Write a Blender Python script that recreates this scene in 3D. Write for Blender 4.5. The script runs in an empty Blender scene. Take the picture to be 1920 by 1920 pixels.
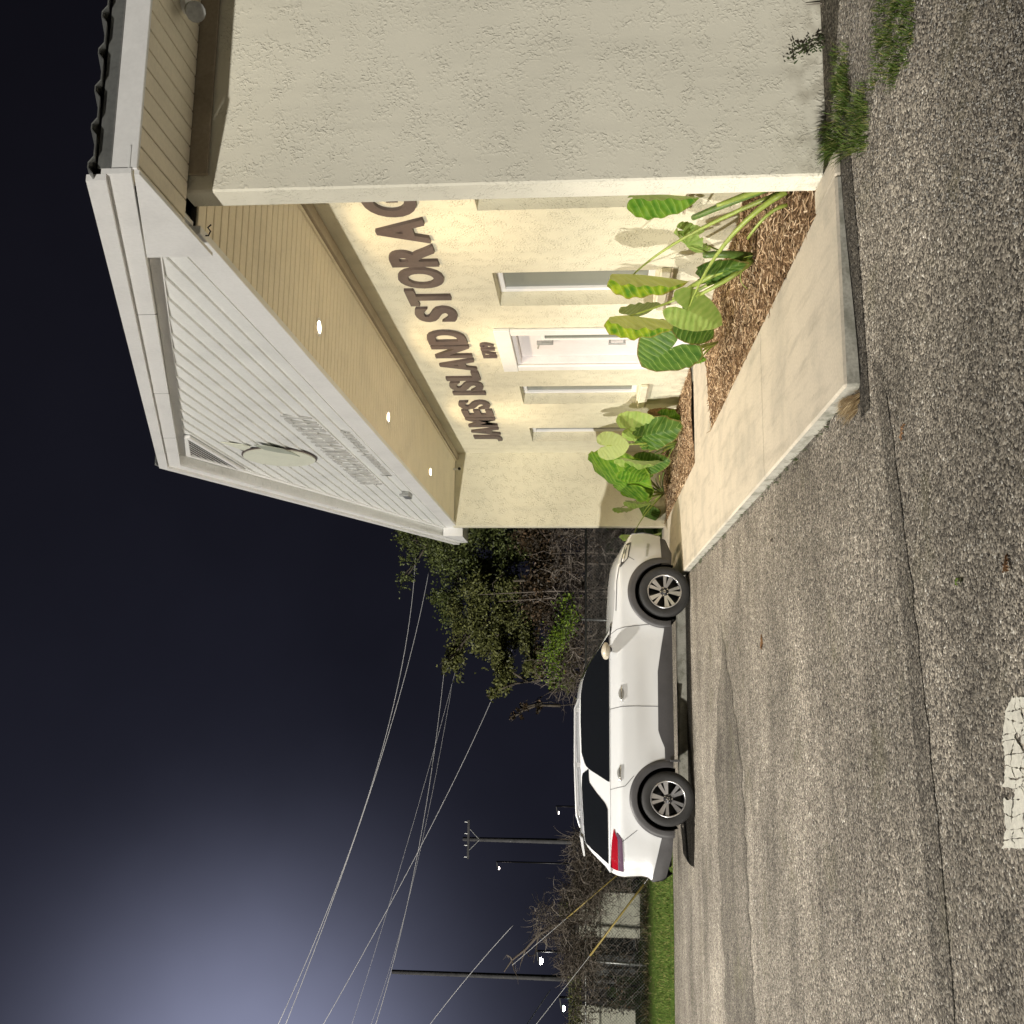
import bpy, bmesh, math, random
from mathutils import Vector, Matrix, noise
R = math.radians
random.seed(7)
SC = bpy.context.scene
COL = SC.collection

# ------------------------------------------------------------------ camera
F = 1820.0; PT = R(4.56); TH = R(9.7); H = 1.46
fwd = Vector((math.sin(TH) * math.cos(PT), math.cos(TH) * math.cos(PT), math.sin(PT)))
rgt = Vector((math.cos(TH), -math.sin(TH), 0))
upv = Vector((-math.sin(TH) * math.sin(PT), -math.cos(TH) * math.sin(PT), math.cos(PT)))
cam = bpy.data.cameras.new('camera'); camo = bpy.data.objects.new('camera', cam); COL.objects.link(camo)
cam.sensor_width = 36; cam.lens = 36 * F / 1920; cam.clip_end = 2000; cam.clip_start = .05
M = Matrix((( -upv.x, rgt.x, -fwd.x, 0), (-upv.y, rgt.y, -fwd.y, 0), (-upv.z, rgt.z, -fwd.z, H), (0, 0, 0, 1)))
camo.matrix_world = M           # the phone was held on its side: the picture's left is up
SC.camera = camo

def ray(x, y):                  # photo pixel -> direction
    a = (960 - y) / F; b = (960 - x) / F
    return fwd + rgt * a + upv * b
CAM = Vector((0, 0, H))
def on_z(x, y, z=0.0):
    d = ray(x, y); return CAM + d * ((z - H) / d.z)
def on_x(x, y, X):
    d = ray(x, y); return CAM + d * (X / d.x)
def on_y(x, y, Y):
    d = ray(x, y); return CAM + d * (Y / d.y)

# ------------------------------------------------------------------ night sky
w = bpy.data.worlds.new('World'); SC.world = w; w.use_nodes = True
nt = w.node_tree; nt.nodes.clear()
def N(t, ty, **k):
    n = t.nodes.new(ty)
    for a, b in k.items(): setattr(n, a, b)
    return n
out = N(nt, 'ShaderNodeOutputWorld'); bg = N(nt, 'ShaderNodeBackground'); nt.links.new(bg.outputs[0], out.inputs[0])
tc = N(nt, 'ShaderNodeTexCoord')
gd = ray(480, 2080).normalized()            # the town's glow lies up to the left
dp = N(nt, 'ShaderNodeVectorMath', operation='DOT_PRODUCT'); dp.inputs[1].default_value = gd
nt.links.new(tc.outputs['Generated'], dp.inputs[0])
mx = N(nt, 'ShaderNodeMath', operation='MAXIMUM'); mx.inputs[1].default_value = 0; nt.links.new(dp.outputs['Value'], mx.inputs[0])
pw = N(nt, 'ShaderNodeMath', operation='POWER'); pw.inputs[1].default_value = 85; nt.links.new(mx.outputs[0], pw.inputs[0])
mc = N(nt, 'ShaderNodeMix', data_type='RGBA'); nt.links.new(pw.outputs[0], mc.inputs['Factor'])
mc.inputs['A'].default_value = (.0052, .0050, .0078, 1); mc.inputs['B'].default_value = (.23, .245, .355, 1)
pw2 = N(nt, 'ShaderNodeMath', operation='POWER'); pw2.inputs[1].default_value = 7; nt.links.new(mx.outputs[0], pw2.inputs[0])
mc2 = N(nt, 'ShaderNodeMix', data_type='RGBA', blend_type='ADD'); nt.links.new(pw2.outputs[0], mc2.inputs['Factor']); nt.links.new(mc.outputs['Result'], mc2.inputs['A']); mc2.inputs['B'].default_value = (.010, .011, .019, 1)
hz_ = N(nt, 'ShaderNodeTexNoise'); hz_.inputs['Scale'].default_value = 2.2; hz_.inputs['Detail'].default_value = 5; nt.links.new(tc.outputs['Generated'], hz_.inputs['Vector'])
hr_ = N(nt, 'ShaderNodeMapRange'); hr_.inputs[1].default_value = .3; hr_.inputs[2].default_value = .7; hr_.inputs[3].default_value = .72; hr_.inputs[4].default_value = 1.25; nt.links.new(hz_.outputs[0], hr_.inputs[0])
hs_ = N(nt, 'ShaderNodeVectorMath', operation='SCALE'); nt.links.new(mc2.outputs['Result'], hs_.inputs[0]); nt.links.new(hr_.outputs[0], hs_.inputs['Scale'])
nt.links.new(hs_.outputs[0], bg.inputs[0]); bg.inputs[1].default_value = 1

# ------------------------------------------------------------------ far low floodlight (as the sun lamp)
SUN_DIR = Vector((.75, .66, -.088)).normalized()
sl = bpy.data.lights.new('sun', 'SUN'); sl.energy = 2.75; sl.angle = R(.7); sl.color = (1, .95, .86)
so = bpy.data.objects.new('sun', sl); COL.objects.link(so)
so.rotation_euler = SUN_DIR.to_track_quat('-Z', 'Y').to_euler(); so.location = (-30, -20, 8)

SC.view_settings.view_transform = 'Standard'; SC.view_settings.look = 'None'
SC.view_settings.exposure = 0; SC.view_settings.gamma = 1; SC.view_settings.use_curve_mapping = False
SC.render.engine = 'CYCLES'
SC.render.resolution_x = SC.render.resolution_y = 1024

# ------------------------------------------------------------------ materials
MAT = {}
def mat(name, col, rough=.6, metal=0, spec=.5, **k):
    m = bpy.data.materials.new(name); m.use_nodes = True
    b = m.node_tree.nodes['Principled BSDF']
    b.inputs['Base Color'].default_value = (*col, 1); b.inputs['Roughness'].default_value = rough
    b.inputs['Metallic'].default_value = metal; b.inputs['Specular IOR Level'].default_value = spec
    for a, v in k.items(): b.inputs[a].default_value = v
    MAT[name] = m; return m
def nodes(m):
    t = m.node_tree; return t, t.nodes['Principled BSDF'], (lambda ty, **k: N(t, ty, **k)), t.links.new
def ramp(n, stops):
    e = n.color_ramp.elements
    while len(e) > 1: e.remove(e[-1])
    e[0].position = stops[0][0]; e[0].color = (*stops[0][1], 1)
    for p, c in stops[1:]:
        q = e.new(p); q.color = (*c, 1)
def g3(v): return (v, v, v)
def mottle(m, col, amt=.15, scale=3.0, dirt=None, fine=40, bump=0.0, bscale=60, objco=True):
    """soft colour variation + fine grain + fine relief"""
    t, b, nn, ln = nodes(m)
    co = nn('ShaderNodeTexCoord'); n1 = nn('ShaderNodeTexNoise'); n1.inputs['Scale'].default_value = scale; n1.inputs['Detail'].default_value = 6
    n1.inputs['Roughness'].default_value = .62
    ge = nn('ShaderNodeNewGeometry')
    ln(ge.outputs['Position'], n1.inputs['Vector'])
    r = nn('ShaderNodeValToRGB'); d = dirt or tuple(c * (1 - 2 * amt) for c in col)
    ramp(r, [(.3, d), (.5, col), (.75, tuple(min(1, c * (1 + amt)) for c in col))]); ln(n1.outputs[0], r.inputs[0])
    n2 = nn('ShaderNodeTexNoise'); n2.inputs['Scale'].default_value = fine; n2.inputs['Detail'].default_value = 3; ln(ge.outputs['Position'], n2.inputs['Vector'])
    mp = nn('ShaderNodeMapRange'); mp.inputs[1].default_value = .3; mp.inputs[2].default_value = .7; mp.inputs[3].default_value = 1 - amt; mp.inputs[4].default_value = 1 + amt * .6; ln(n2.outputs[0], mp.inputs[0])
    mu = nn('ShaderNodeVectorMath', operation='SCALE'); ln(r.outputs[0], mu.inputs[0]); ln(mp.outputs[0], mu.inputs['Scale'])
    ln(mu.outputs[0], b.inputs['Base Color'])
    if bump:
        n3 = nn('ShaderNodeTexNoise'); n3.inputs['Scale'].default_value = bscale; n3.inputs['Detail'].default_value = 4; ln(ge.outputs['Position'], n3.inputs['Vector'])
        bp = nn('ShaderNodeBump'); bp.inputs['Strength'].default_value = 1; bp.inputs['Distance'].default_value = bump; ln(n3.outputs[0], bp.inputs['Height']); ln(bp.outputs[0], b.inputs['Normal'])
    return m

def stucco(name, col, depth=.004):
    m = mat(name, col, .85, spec=.2); t, b, nn, ln = nodes(m); ge = nn('ShaderNodeNewGeometry')
    # knockdown plaster: smooth ground with raised torn patches
    a = nn('ShaderNodeTexNoise'); a.inputs['Scale'].default_value = 7; a.inputs['Detail'].default_value = 5; a.inputs['Distortion'].default_value = .3; ln(ge.outputs['Position'], a.inputs['Vector'])
    f = nn('ShaderNodeTexNoise'); f.inputs['Scale'].default_value = 52; f.inputs['Detail'].default_value = 2.5; f.inputs['Distortion'].default_value = .4; f.inputs['Roughness'].default_value = .5; ln(ge.outputs['Position'], f.inputs['Vector'])
    ra = nn('ShaderNodeMapRange'); ra.inputs[1].default_value = .40; ra.inputs[2].default_value = .60; ra.inputs[3].default_value = .06; ln(a.outputs[0], ra.inputs[0])
    rf = nn('ShaderNodeMapRange'); rf.inputs[1].default_value = .50; rf.inputs[2].default_value = .66; ln(f.outputs[0], rf.inputs[0])
    mu = nn('ShaderNodeMath', operation='MULTIPLY'); ln(ra.outputs[0], mu.inputs[0]); ln(rf.outputs[0], mu.inputs[1])
    g = nn('ShaderNodeTexNoise'); g.inputs['Scale'].default_value = 180; g.inputs['Detail'].default_value = 2; ln(ge.outputs['Position'], g.inputs['Vector'])
    ad = nn('ShaderNodeMath', operation='MULTIPLY_ADD'); ad.inputs[1].default_value = .10; ln(g.outputs[0], ad.inputs[0]); ln(mu.outputs[0], ad.inputs[2])
    bp = nn('ShaderNodeBump'); bp.inputs['Distance'].default_value = depth; ln(ad.outputs[0], bp.inputs['Height']); ln(bp.outputs[0], b.inputs['Normal'])
    n1 = nn('ShaderNodeTexNoise'); n1.inputs['Scale'].default_value = .9; n1.inputs['Detail'].default_value = 5; ln(ge.outputs['Position'], n1.inputs['Vector'])
    # splash dirt low on the wall
    sp = nn('ShaderNodeSeparateXYZ'); ln(ge.outputs['Position'], sp.inputs[0])
    zr = nn('ShaderNodeMapRange'); zr.inputs[1].default_value = .05; zr.inputs[2].default_value = .38; zr.inputs[3].default_value = .75; zr.inputs[4].default_value = 0; ln(sp.outputs[2], zr.inputs[0])
    n4 = nn('ShaderNodeTexNoise'); n4.inputs['Scale'].default_value = 9; n4.inputs['Detail'].default_value = 6; ln(ge.outputs['Position'], n4.inputs['Vector'])
    n4r = nn('ShaderNodeMapRange'); n4r.inputs[1].default_value = .42; n4r.inputs[2].default_value = .68; ln(n4.outputs[0], n4r.inputs[0])
    zm = nn('ShaderNodeMath', operation='MULTIPLY'); ln(zr.outputs[0], zm.inputs[0]); ln(n4r.outputs[0], zm.inputs[1])
    r = nn('ShaderNodeValToRGB'); ramp(r, [(.3, tuple(c * .90 for c in col)), (.55, col), (.8, tuple(min(1, c * 1.05) for c in col))]); ln(n1.outputs[0], r.inputs[0])
    mp_ = nn('ShaderNodeMapping'); mp_.inputs['Scale'].default_value = (3.2, 3.2, .22); ln(ge.outputs['Position'], mp_.inputs[0])
    st2 = nn('ShaderNodeTexNoise'); st2.inputs['Scale'].default_value = 2.0; st2.inputs['Detail'].default_value = 6; ln(mp_.outputs[0], st2.inputs['Vector'])
    sr_ = nn('ShaderNodeMapRange'); sr_.inputs[1].default_value = .5; sr_.inputs[2].default_value = .8; sr_.inputs[3].default_value = 1; sr_.inputs[4].default_value = .90; ln(st2.outputs[0], sr_.inputs[0])
    sv_ = nn('ShaderNodeVectorMath', operation='SCALE'); ln(r.outputs[0], sv_.inputs[0]); ln(sr_.outputs[0], sv_.inputs['Scale']); r = sv_
    mx_ = nn('ShaderNodeMix', data_type='RGBA'); ln(zm.outputs[0], mx_.inputs['Factor']); ln(r.outputs[0], mx_.inputs['A']); mx_.inputs['B'].default_value = (.30, .27, .20, 1)
    ln(mx_.outputs['Result'], b.inputs['Base Color'])
    return m

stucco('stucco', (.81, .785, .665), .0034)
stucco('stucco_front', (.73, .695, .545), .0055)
mottle(mat('brown_band', (.34, .29, .22), .7), (.34, .29, .22), .12, 4)
mottle(mat('white_trim', (.80, .80, .79), .45), (.80, .80, .79), .04, 2, bump=.0004, bscale=90)
mottle(mat('white_siding', (.80, .81, .795), .5), (.80, .81, .795), .05, 1.6, bump=.0005, bscale=70)
mottle(mat('tan_soffit', (.84, .77, .62), .55), (.84, .77, .62), .05, 2)
mottle(mat('taupe_trim', (.42, .36, .27), .6), (.42, .36, .27), .08, 3)
mottle(mat('dark_gap', (.03, .025, .02), .9), (.03, .025, .02), .1, 8)
mottle(mat('letter_brown', (.105, .08, .075), .55), (.105, .08, .075), .08, 5)
mottle(mat('outline_grey', (.52, .52, .50), .5), (.52, .52, .50), .06, 8)
mottle(mat('emblem_cream', (.74, .76, .64), .45), (.74, .76, .64), .04, 3)
mottle(mat('emblem_green', (.40, .43, .36), .5), (.40, .43, .36), .05, 4)
mottle(mat('galv_metal', (.42, .43, .42), .45, .7), (.42, .43, .42), .15, 6)
mottle(mat('roof_metal', (.30, .31, .30), .4, .6), (.30, .31, .30), .12, 3)
mat('white_vinyl', (.82, .82, .84), .35)
mottle(mat('door_paint', (.74, .71, .72), .4), (.74, .71, .72), .03, 3)
mat('window_glass', (.20, .215, .19), .12, spec=.35)
mottle(mat('blind', (.55, .58, .55), .7), (.55, .58, .55), .06, 9)
mat('black_metal', (.02, .02, .022), .4, .6)
mat('lamp_white', (.75, .75, .75), .4)
def emit(name, col, s):
    m = mat(name, col, .5); b = m.node_tree.nodes['Principled BSDF']
    b.inputs['Emission Color'].default_value = (*col, 1); b.inputs['Emission Strength'].default_value = s; return m
emit('lamp_glow', (1, .86, .66), 14)
emit('street_glow', (1, .97, .88), 60)
emit('green_glow', (.75, 1, .85), 30)
emit('far_glow', (1, .86, .80), 14)

# concrete
m = mottle(mat('concrete', (.52, .47, .385), .85, spec=.25), (.52, .47, .385), .10, 1.7, dirt=(.40, .37, .31), fine=55, bump=.0012, bscale=160)
t, b, nn, ln = nodes(m); ge = nn('ShaderNodeNewGeometry'); old = b.inputs['Base Color'].links[0].from_socket
mpn = nn('ShaderNodeMapping'); mpn.inputs['Scale'].default_value = (5.5, .8, 1); ln(ge.outputs['Position'], mpn.inputs[0])
ns1 = nn('ShaderNodeTexNoise'); ns1.inputs['Scale'].default_value = 1.6; ns1.inputs['Detail'].default_value = 7; ns1.inputs['Roughness'].default_value = .68; ln(mpn.outputs[0], ns1.inputs['Vector'])
rr1 = nn('ShaderNodeMapRange'); rr1.inputs[1].default_value = .50; rr1.inputs[2].default_value = .78; rr1.inputs[4].default_value = .8; ln(ns1.outputs[0], rr1.inputs[0])
sp1 = nn('ShaderNodeTexVoronoi'); sp1.inputs['Scale'].default_value = 9; ln(ge.outputs['Position'], sp1.inputs['Vector'])
sr1 = nn('ShaderNodeMapRange'); sr1.inputs[1].default_value = .05; sr1.inputs[2].default_value = .03; sr1.inputs[4].default_value = .8; ln(sp1.outputs['Distance'], sr1.inputs[0])
mxs = nn('ShaderNodeMix', data_type='RGBA'); ln(rr1.outputs[0], mxs.inputs['Factor']); ln(old, mxs.inputs['A']); mxs.inputs['B'].default_value = (.29, .265, .22, 1)
mxq = nn('ShaderNodeMix', data_type='RGBA'); ln(sr1.outputs[0], mxq.inputs['Factor']); ln(mxs.outputs['Result'], mxq.inputs['A']); mxq.inputs['B'].default_value = (.20, .18, .14, 1)
ln(mxq.outputs['Result'], b.inputs['Base Color'])
m2 = mottle(mat('concrete_edge', (.40, .39, .34), .9, spec=.2), (.40, .39, .34), .2, 6, dirt=(.20, .20, .16), fine=60, bump=.004, bscale=40)
# asphalt: pale worn aggregate in dark binder
m = mat('asphalt', (.15, .145, .135), .88, spec=.25); t, b, nn, ln = nodes(m); ge = nn('ShaderNodeNewGeometry')
vo = nn('ShaderNodeTexVoronoi'); vo.inputs['Scale'].default_value = 95; ln(ge.outputs['Position'], vo.inputs['Vector'])
vo2 = nn('ShaderNodeTexVoronoi'); vo2.inputs['Scale'].default_value = 42; ln(ge.outputs['Position'], vo2.inputs['Vector'])
sh = nn('ShaderNodeSeparateColor'); ln(vo.outputs['Color'], sh.inputs[0])
r = nn('ShaderNodeValToRGB'); ramp(r, [(0, (.055, .048, .042)), (.25, (.14, .125, .108)), (.5, (.26, .235, .20)), (.8, (.39, .35, .29)), (.97, (.52, .48, .41)), (1, (.78, .76, .70))]); ln(sh.outputs[0], r.inputs[0])
s2 = nn('ShaderNodeSeparateColor'); ln(vo2.outputs['Color'], s2.inputs[0])
m2_ = nn('ShaderNodeMapRange'); m2_.inputs[3].default_value = .62; m2_.inputs[4].default_value = 1.25; ln(s2.outputs[1], m2_.inputs[0])
big = nn('ShaderNodeTexNoise'); big.inputs['Scale'].default_value = .55; big.inputs['Detail'].default_value = 7; big.inputs['Roughness'].default_value = .65; ln(ge.outputs['Position'], big.inputs['Vector'])
bm_ = nn('ShaderNodeMapRange'); bm_.inputs[1].default_value = .3; bm_.inputs[2].default_value = .72; bm_.inputs[3].default_value = .50; bm_.inputs[4].default_value = 1.30; ln(big.outputs[0], bm_.inputs[0])
mpa = nn('ShaderNodeMapping'); mpa.inputs['Scale'].default_value = (.25, 1.6, 1); mpa.inputs['Rotation'].default_value = (0, 0, R(-10)); ln(ge.outputs['Position'], mpa.inputs[0])
sta = nn('ShaderNodeTexNoise'); sta.inputs['Scale'].default_value = 1.3; sta.inputs['Detail'].default_value = 6; sta.inputs['Roughness'].default_value = .6; ln(mpa.outputs[0], sta.inputs['Vector'])
sra = nn('ShaderNodeMapRange'); sra.inputs[1].default_value = .35; sra.inputs[2].default_value = .7; sra.inputs[3].default_value = .72; sra.inputs[4].default_value = 1.22; ln(sta.outputs[0], sra.inputs[0])
oi = nn('ShaderNodeTexVoronoi'); oi.inputs['Scale'].default_value = .55; ln(ge.outputs['Position'], oi.inputs['Vector'])
oin = nn('ShaderNodeMath', operation='MULTIPLY_ADD'); oin.inputs[1].default_value = .35; ln(big.outputs[0], oin.inputs[0]); ln(oi.outputs['Distance'], oin.inputs[2])
oir = nn('ShaderNodeMapRange'); oir.inputs[1].default_value = .20; oir.inputs[2].default_value = .36; oir.inputs[3].default_value = .55; oir.inputs[4].default_value = 1; ln(oin.outputs[0], oir.inputs[0])
ma = nn('ShaderNodeMath', operation='MULTIPLY'); ln(sra.outputs[0], ma.inputs[0]); ln(oir.outputs[0], ma.inputs[1])
mb_ = nn('ShaderNodeMath', operation='MULTIPLY'); ln(ma.outputs[0], mb_.inputs[0]); ln(bm_.outputs[0], mb_.inputs[1])
mm = nn('ShaderNodeMath', operation='MULTIPLY'); ln(m2_.outputs[0], mm.inputs[0]); ln(mb_.outputs[0], mm.inputs[1])
sc_ = nn('ShaderNodeVectorMath', operation='SCALE'); ln(r.outputs[0], sc_.inputs[0]); ln(mm.outputs[0], sc_.inputs['Scale'])
# mossy olive patches
mo = nn('ShaderNodeTexNoise'); mo.inputs['Scale'].default_value = 1.3; mo.inputs['Detail'].default_value = 8; mo.inputs['Roughness'].default_value = .7; ln(ge.outputs['Position'], mo.inputs['Vector'])
mr = nn('ShaderNodeMapRange'); mr.inputs[1].default_value = .56; mr.inputs[2].default_value = .74; mr.inputs[4].default_value = .55; ln(mo.outputs[0], mr.inputs[0])
mz = nn('ShaderNodeMix', data_type='RGBA'); ln(mr.outputs[0], mz.inputs['Factor']); ln(sc_.outputs[0], mz.inputs['A']); mz.inputs['B'].default_value = (.12, .115, .06, 1)
ln(mz.outputs['Result'], b.inputs['Base Color'])
dsm = nn('ShaderNodeMath', operation='MULTIPLY_ADD'); dsm.inputs[1].default_value = .6; ln(vo2.outputs['Distance'], dsm.inputs[0]); ln(vo.outputs['Distance'], dsm.inputs[2])
bp = nn('ShaderNodeBump'); bp.invert = True; bp.inputs['Distance'].default_value = .007; ln(dsm.outputs[0], bp.inputs['Height']); ln(bp.outputs[0], b.inputs['Normal'])
ASPH = m
m = m.copy(); m.name = 'asphalt_dark'; MAT['asphalt_dark'] = m
for n in m.node_tree.nodes:
    if n.type == 'VALTORGB':
        for e in n.color_ramp.elements: e.color = tuple(c * .62 for c in e.color[:3]) + (1,)
MAT['asphalt'] = ASPH
m = MAT['asphalt_dark'].copy(); m.name = 'asphalt_shade'; MAT['asphalt_shade'] = m  # much darker asphalt copy for the shade painted at the kerb foot
for n in m.node_tree.nodes:
    if n.type == 'VALTORGB':
        for e in n.color_ramp.elements: e.color = tuple(c * .42 for c in e.color[:3]) + (1,)
m = mottle(mat('road_paint', (.62, .61, .54), .8), (.62, .61, .54), .12, 12, fine=90, bump=.002, bscale=70)
mottle(mat('mulch', (.17, .105, .06), .95, spec=.1), (.17, .105, .06), .35, 30, fine=120, bump=.012, bscale=60)
# wood chips: colour varies chip to chip
m = mat('chips', (.3, .17, .08), .9, spec=.15); t, b, nn, ln = nodes(m); ge = nn('ShaderNodeNewGeometry')
r = nn('ShaderNodeValToRGB'); ramp(r, [(0, (.10, .06, .036)), (.3, (.26, .17, .10)), (.7, (.44, .31, .19)), (1, (.64, .51, .36))]); ln(ge.outputs['Random Per Island'], r.inputs[0]); ln(r.outputs[0], b.inputs['Base Color'])
m = mat('grass', (.07, .16, .02), .7, spec=.2); t, b, nn, ln = nodes(m); ge = nn('ShaderNodeNewGeometry')
r = nn('ShaderNodeValToRGB'); ramp(r, [(0, (.045, .085, .014)), (.55, (.09, .155, .025)), (.85, (.17, .21, .05)), (1, (.30, .26, .11))]); ln(ge.outputs['Random Per Island'], r.inputs[0]); ln(r.outputs[0], b.inputs['Base Color'])
mottle(mat('turf', (.07, .12, .022), .95, spec=.1), (.07, .12, .022), .3, 5, dirt=(.08, .075, .03), fine=60, bump=.02, bscale=30)
m = mat('dry_grass', (.32, .23, .11), .8); t, b, nn, ln = nodes(m); ge = nn('ShaderNodeNewGeometry')
r = nn('ShaderNodeValToRGB'); ramp(r, [(0, (.16, .10, .045)), (.6, (.36, .26, .13)), (1, (.52, .42, .25))]); ln(ge.outputs['Random Per Island'], r.inputs[0]); ln(r.outputs[0], b.inputs['Base Color'])
m = mat('weed', (.06, .09, .03), .7); t, b, nn, ln = nodes(m); ge = nn('ShaderNodeNewGeometry')
r = nn('ShaderNodeValToRGB'); ramp(r, [(0, (.035, .03, .018)), (.5, (.05, .075, .025)), (1, (.09, .13, .04))]); ln(ge.outputs['Random Per Island'], r.inputs[0]); ln(r.outputs[0], b.inputs['Base Color'])
m = mat('brown_weed', (.2, .15, .08), .8); t, b, nn, ln = nodes(m); ge = nn('ShaderNodeNewGeometry')
r = nn('ShaderNodeValToRGB'); ramp(r, [(0, (.05, .045, .02)), (.5, (.12, .09, .045)), (.8, (.10, .13, .035)), (1, (.34, .27, .17))]); ln(ge.outputs['Random Per Island'], r.inputs[0]); ln(r.outputs[0], b.inputs['Base Color'])
def foliage(name, stops):
    m = mat(name, stops[1][1], .55, spec=.35); t, b, nn, ln = nodes(m); ge = nn('ShaderNodeNewGeometry')
    r = nn('ShaderNodeValToRGB'); ramp(r, stops); ln(ge.outputs['Random Per Island'], r.inputs[0]); ln(r.outputs[0], b.inputs['Base Color'])
    b.inputs['Transmission Weight'].default_value = 0
    return m
foliage('leaf_dark', [(0, (.03, .04, .012)), (.5, (.075, .095, .025)), (1, (.17, .20, .06))])
foliage('leaf_olive', [(0, (.04, .045, .012)), (.5, (.10, .11, .03)), (1, (.21, .22, .07))])
foliage('leaf_rust', [(0, (.022, .016, .009)), (.5, (.045, .032, .016)), (.9, (.085, .055, .028)), (1, (.20, .13, .08))])
foliage('leaf_bright', [(0, (.05, .09, .01)), (.5, (.12, .20, .018)), (1, (.30, .42, .04))])
foliage('twig', [(0, (.06, .045, .035)), (.5, (.18, .15, .125)), (1, (.38, .33, .28))])
mottle(mat('bark', (.13, .11, .085), .9), (.13, .11, .085), .25, 9, bump=.01, bscale=25)
mottle(mat('pole_wood', (.10, .10, .105), .9), (.10, .10, .105), .2, 3, bump=.006, bscale=30)
mat('wire', (.88, .88, .9), .6)
mottle(mat('guy_yellow', (.52, .40, .13), .5), (.52, .40, .13), .08, 6)
mottle(mat('shed_wall', (.66, .66, .54), .7), (.66, .66, .54), .10, 2)
mottle(mat('shed_dark', (.05, .055, .055), .7), (.05, .055, .055), .2, 3)
mottle(mat('shed_grey', (.12, .13, .135), .6), (.12, .13, .135), .15, 2)
# car
mat('car_paint', (.55, .565, .585), .22, spec=.5, **{'Coat Weight': .6, 'Coat Roughness': .04})
mat('car_glass', (.006, .007, .009), .05, spec=.6)
mottle(mat('car_black', (.05, .049, .053), .5), (.05, .049, .053), .08, 6)
mat('car_under', (.008, .008, .008), .9)
mottle(mat('tyre', (.018, .018, .019), .75), (.018, .018, .019), .15, 9)
mat('rim_silver', (.58, .58, .60), .28, .85)
mat('rim_dark', (.03, .03, .033), .4, .5)
mat('rail_silver', (.52, .53, .55), .35, .2)
mat('chrome', (.80, .79, .76), .15, 1)
mat('tail_red', (.24, .004, .012), .12, spec=.7, **{'Coat Weight': .8})
mat('tail_dark', (.085, .05, .08), .12, spec=.7, **{'Coat Weight': .8})
mat('lens_clear', (.55, .55, .53), .08, spec=.8, **{'Coat Weight': .8})
mat('plate_white', (.8, .8, .8), .4)
mat('seam', (.05, .05, .055), .7)
mottle(mat('mirror_shell', (.46, .42, .34), .3), (.46, .42, .34), .03, 5)

# elephant-ear leaf: veins come from the leaf's own UVs, paler underside
def ear(name, top, top2, under, edge):
    m = mat(name, top, .5, spec=.3); t, b, nn, ln = nodes(m)
    uv = nn('ShaderNodeUVMap'); sp = nn('ShaderNodeSeparateXYZ'); ln(uv.outputs[0], sp.inputs[0])
    no0 = nn('ShaderNodeTexNoise'); no0.inputs['Scale'].default_value = 2.3; no0.inputs['Detail'].default_value = 3; ln(uv.outputs[0], no0.inputs['Vector'])
    nad = nn('ShaderNodeMath', operation='MULTIPLY_ADD'); nad.inputs[1].default_value = .16; ln(no0.outputs[0], nad.inputs[0]); ln(sp.outputs[0], nad.inputs[2])
    mu = nn('ShaderNodeMath', operation='MULTIPLY'); mu.inputs[1].default_value = 2 * math.pi * 6.5; ln(nad.outputs[0], mu.inputs[0])
    cs = nn('ShaderNodeMath', operation='COSINE'); ln(mu.outputs[0], cs.inputs[0])
    vr = nn('ShaderNodeMapRange'); vr.inputs[1].default_value = .975; vr.inputs[2].default_value = 1.0; ln(cs.outputs[0], vr.inputs[0])
    no = nn('ShaderNodeTexNoise'); no.inputs['Scale'].default_value = 9; ge = nn('ShaderNodeNewGeometry'); ln(ge.outputs['Position'], no.inputs['Vector'])
    bl = nn('ShaderNodeMath', operation='MULTIPLY_ADD'); bl.inputs[1].default_value = .085; ln(cs.outputs[0], bl.inputs[0]); ln(no.outputs[0], bl.inputs[2])
    r = nn('ShaderNodeValToRGB'); ramp(r, [(.30, top), (.72, top2)]); ln(bl.outputs[0], r.inputs[0])
    er = nn('ShaderNodeMapRange'); er.inputs[1].default_value = .93; er.inputs[2].default_value = 1.0; er.inputs[4].default_value = .75; ln(sp.outputs[1], er.inputs[0])
    mx0 = nn('ShaderNodeMix', data_type='RGBA'); ln(er.outputs[0], mx0.inputs['Factor']); ln(r.outputs[0], mx0.inputs['A']); mx0.inputs['B'].default_value = (*edge, 1)
    mx1 = nn('ShaderNodeMix', data_type='RGBA'); ln(vr.outputs[0], mx1.inputs['Factor']); ln(mx0.outputs['Result'], mx1.inputs['A']); mx1.inputs['B'].default_value = (.30, .40, .13, 1)
    mxu = nn('ShaderNodeMix', data_type='RGBA'); ln(vr.outputs[0], mxu.inputs['Factor']); mxu.inputs['A'].default_value = (*under, 1); mxu.inputs['B'].default_value = (.42, .48, .22, 1)
    mx2 = nn('ShaderNodeMix', data_type='RGBA'); ln(ge.outputs['Backfacing'], mx2.inputs['Factor']); ln(mx1.outputs['Result'], mx2.inputs['A']); ln(mxu.outputs['Result'], mx2.inputs['B'])
    ln(mx2.outputs['Result'], b.inputs['Base Color'])
    bp = nn('ShaderNodeBump'); bp.inputs['Distance'].default_value = .0035; bp.inputs['Strength'].default_value = .7; ln(cs.outputs[0], bp.inputs['Height']); ln(bp.outputs[0], b.inputs['Normal'])
    tr = nn('ShaderNodeBsdfTranslucent'); ln(mx2.outputs['Result'], tr.inputs[0])
    ms = nn('ShaderNodeMixShader'); ms.inputs[0].default_value = .40
    o = t.nodes['Material Output']; ln(b.outputs[0], ms.inputs[1]); ln(tr.outputs[0], ms.inputs[2]); ln(ms.outputs[0], o.inputs[0])
ear('ear_green', (.06, .19, .012), (.20, .36, .03), (.30, .38, .11), (.20, .26, .03))
ear('ear_yellow', (.07, .20, .012), (.36, .44, .02), (.40, .43, .11), (.32, .22, .05))
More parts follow.
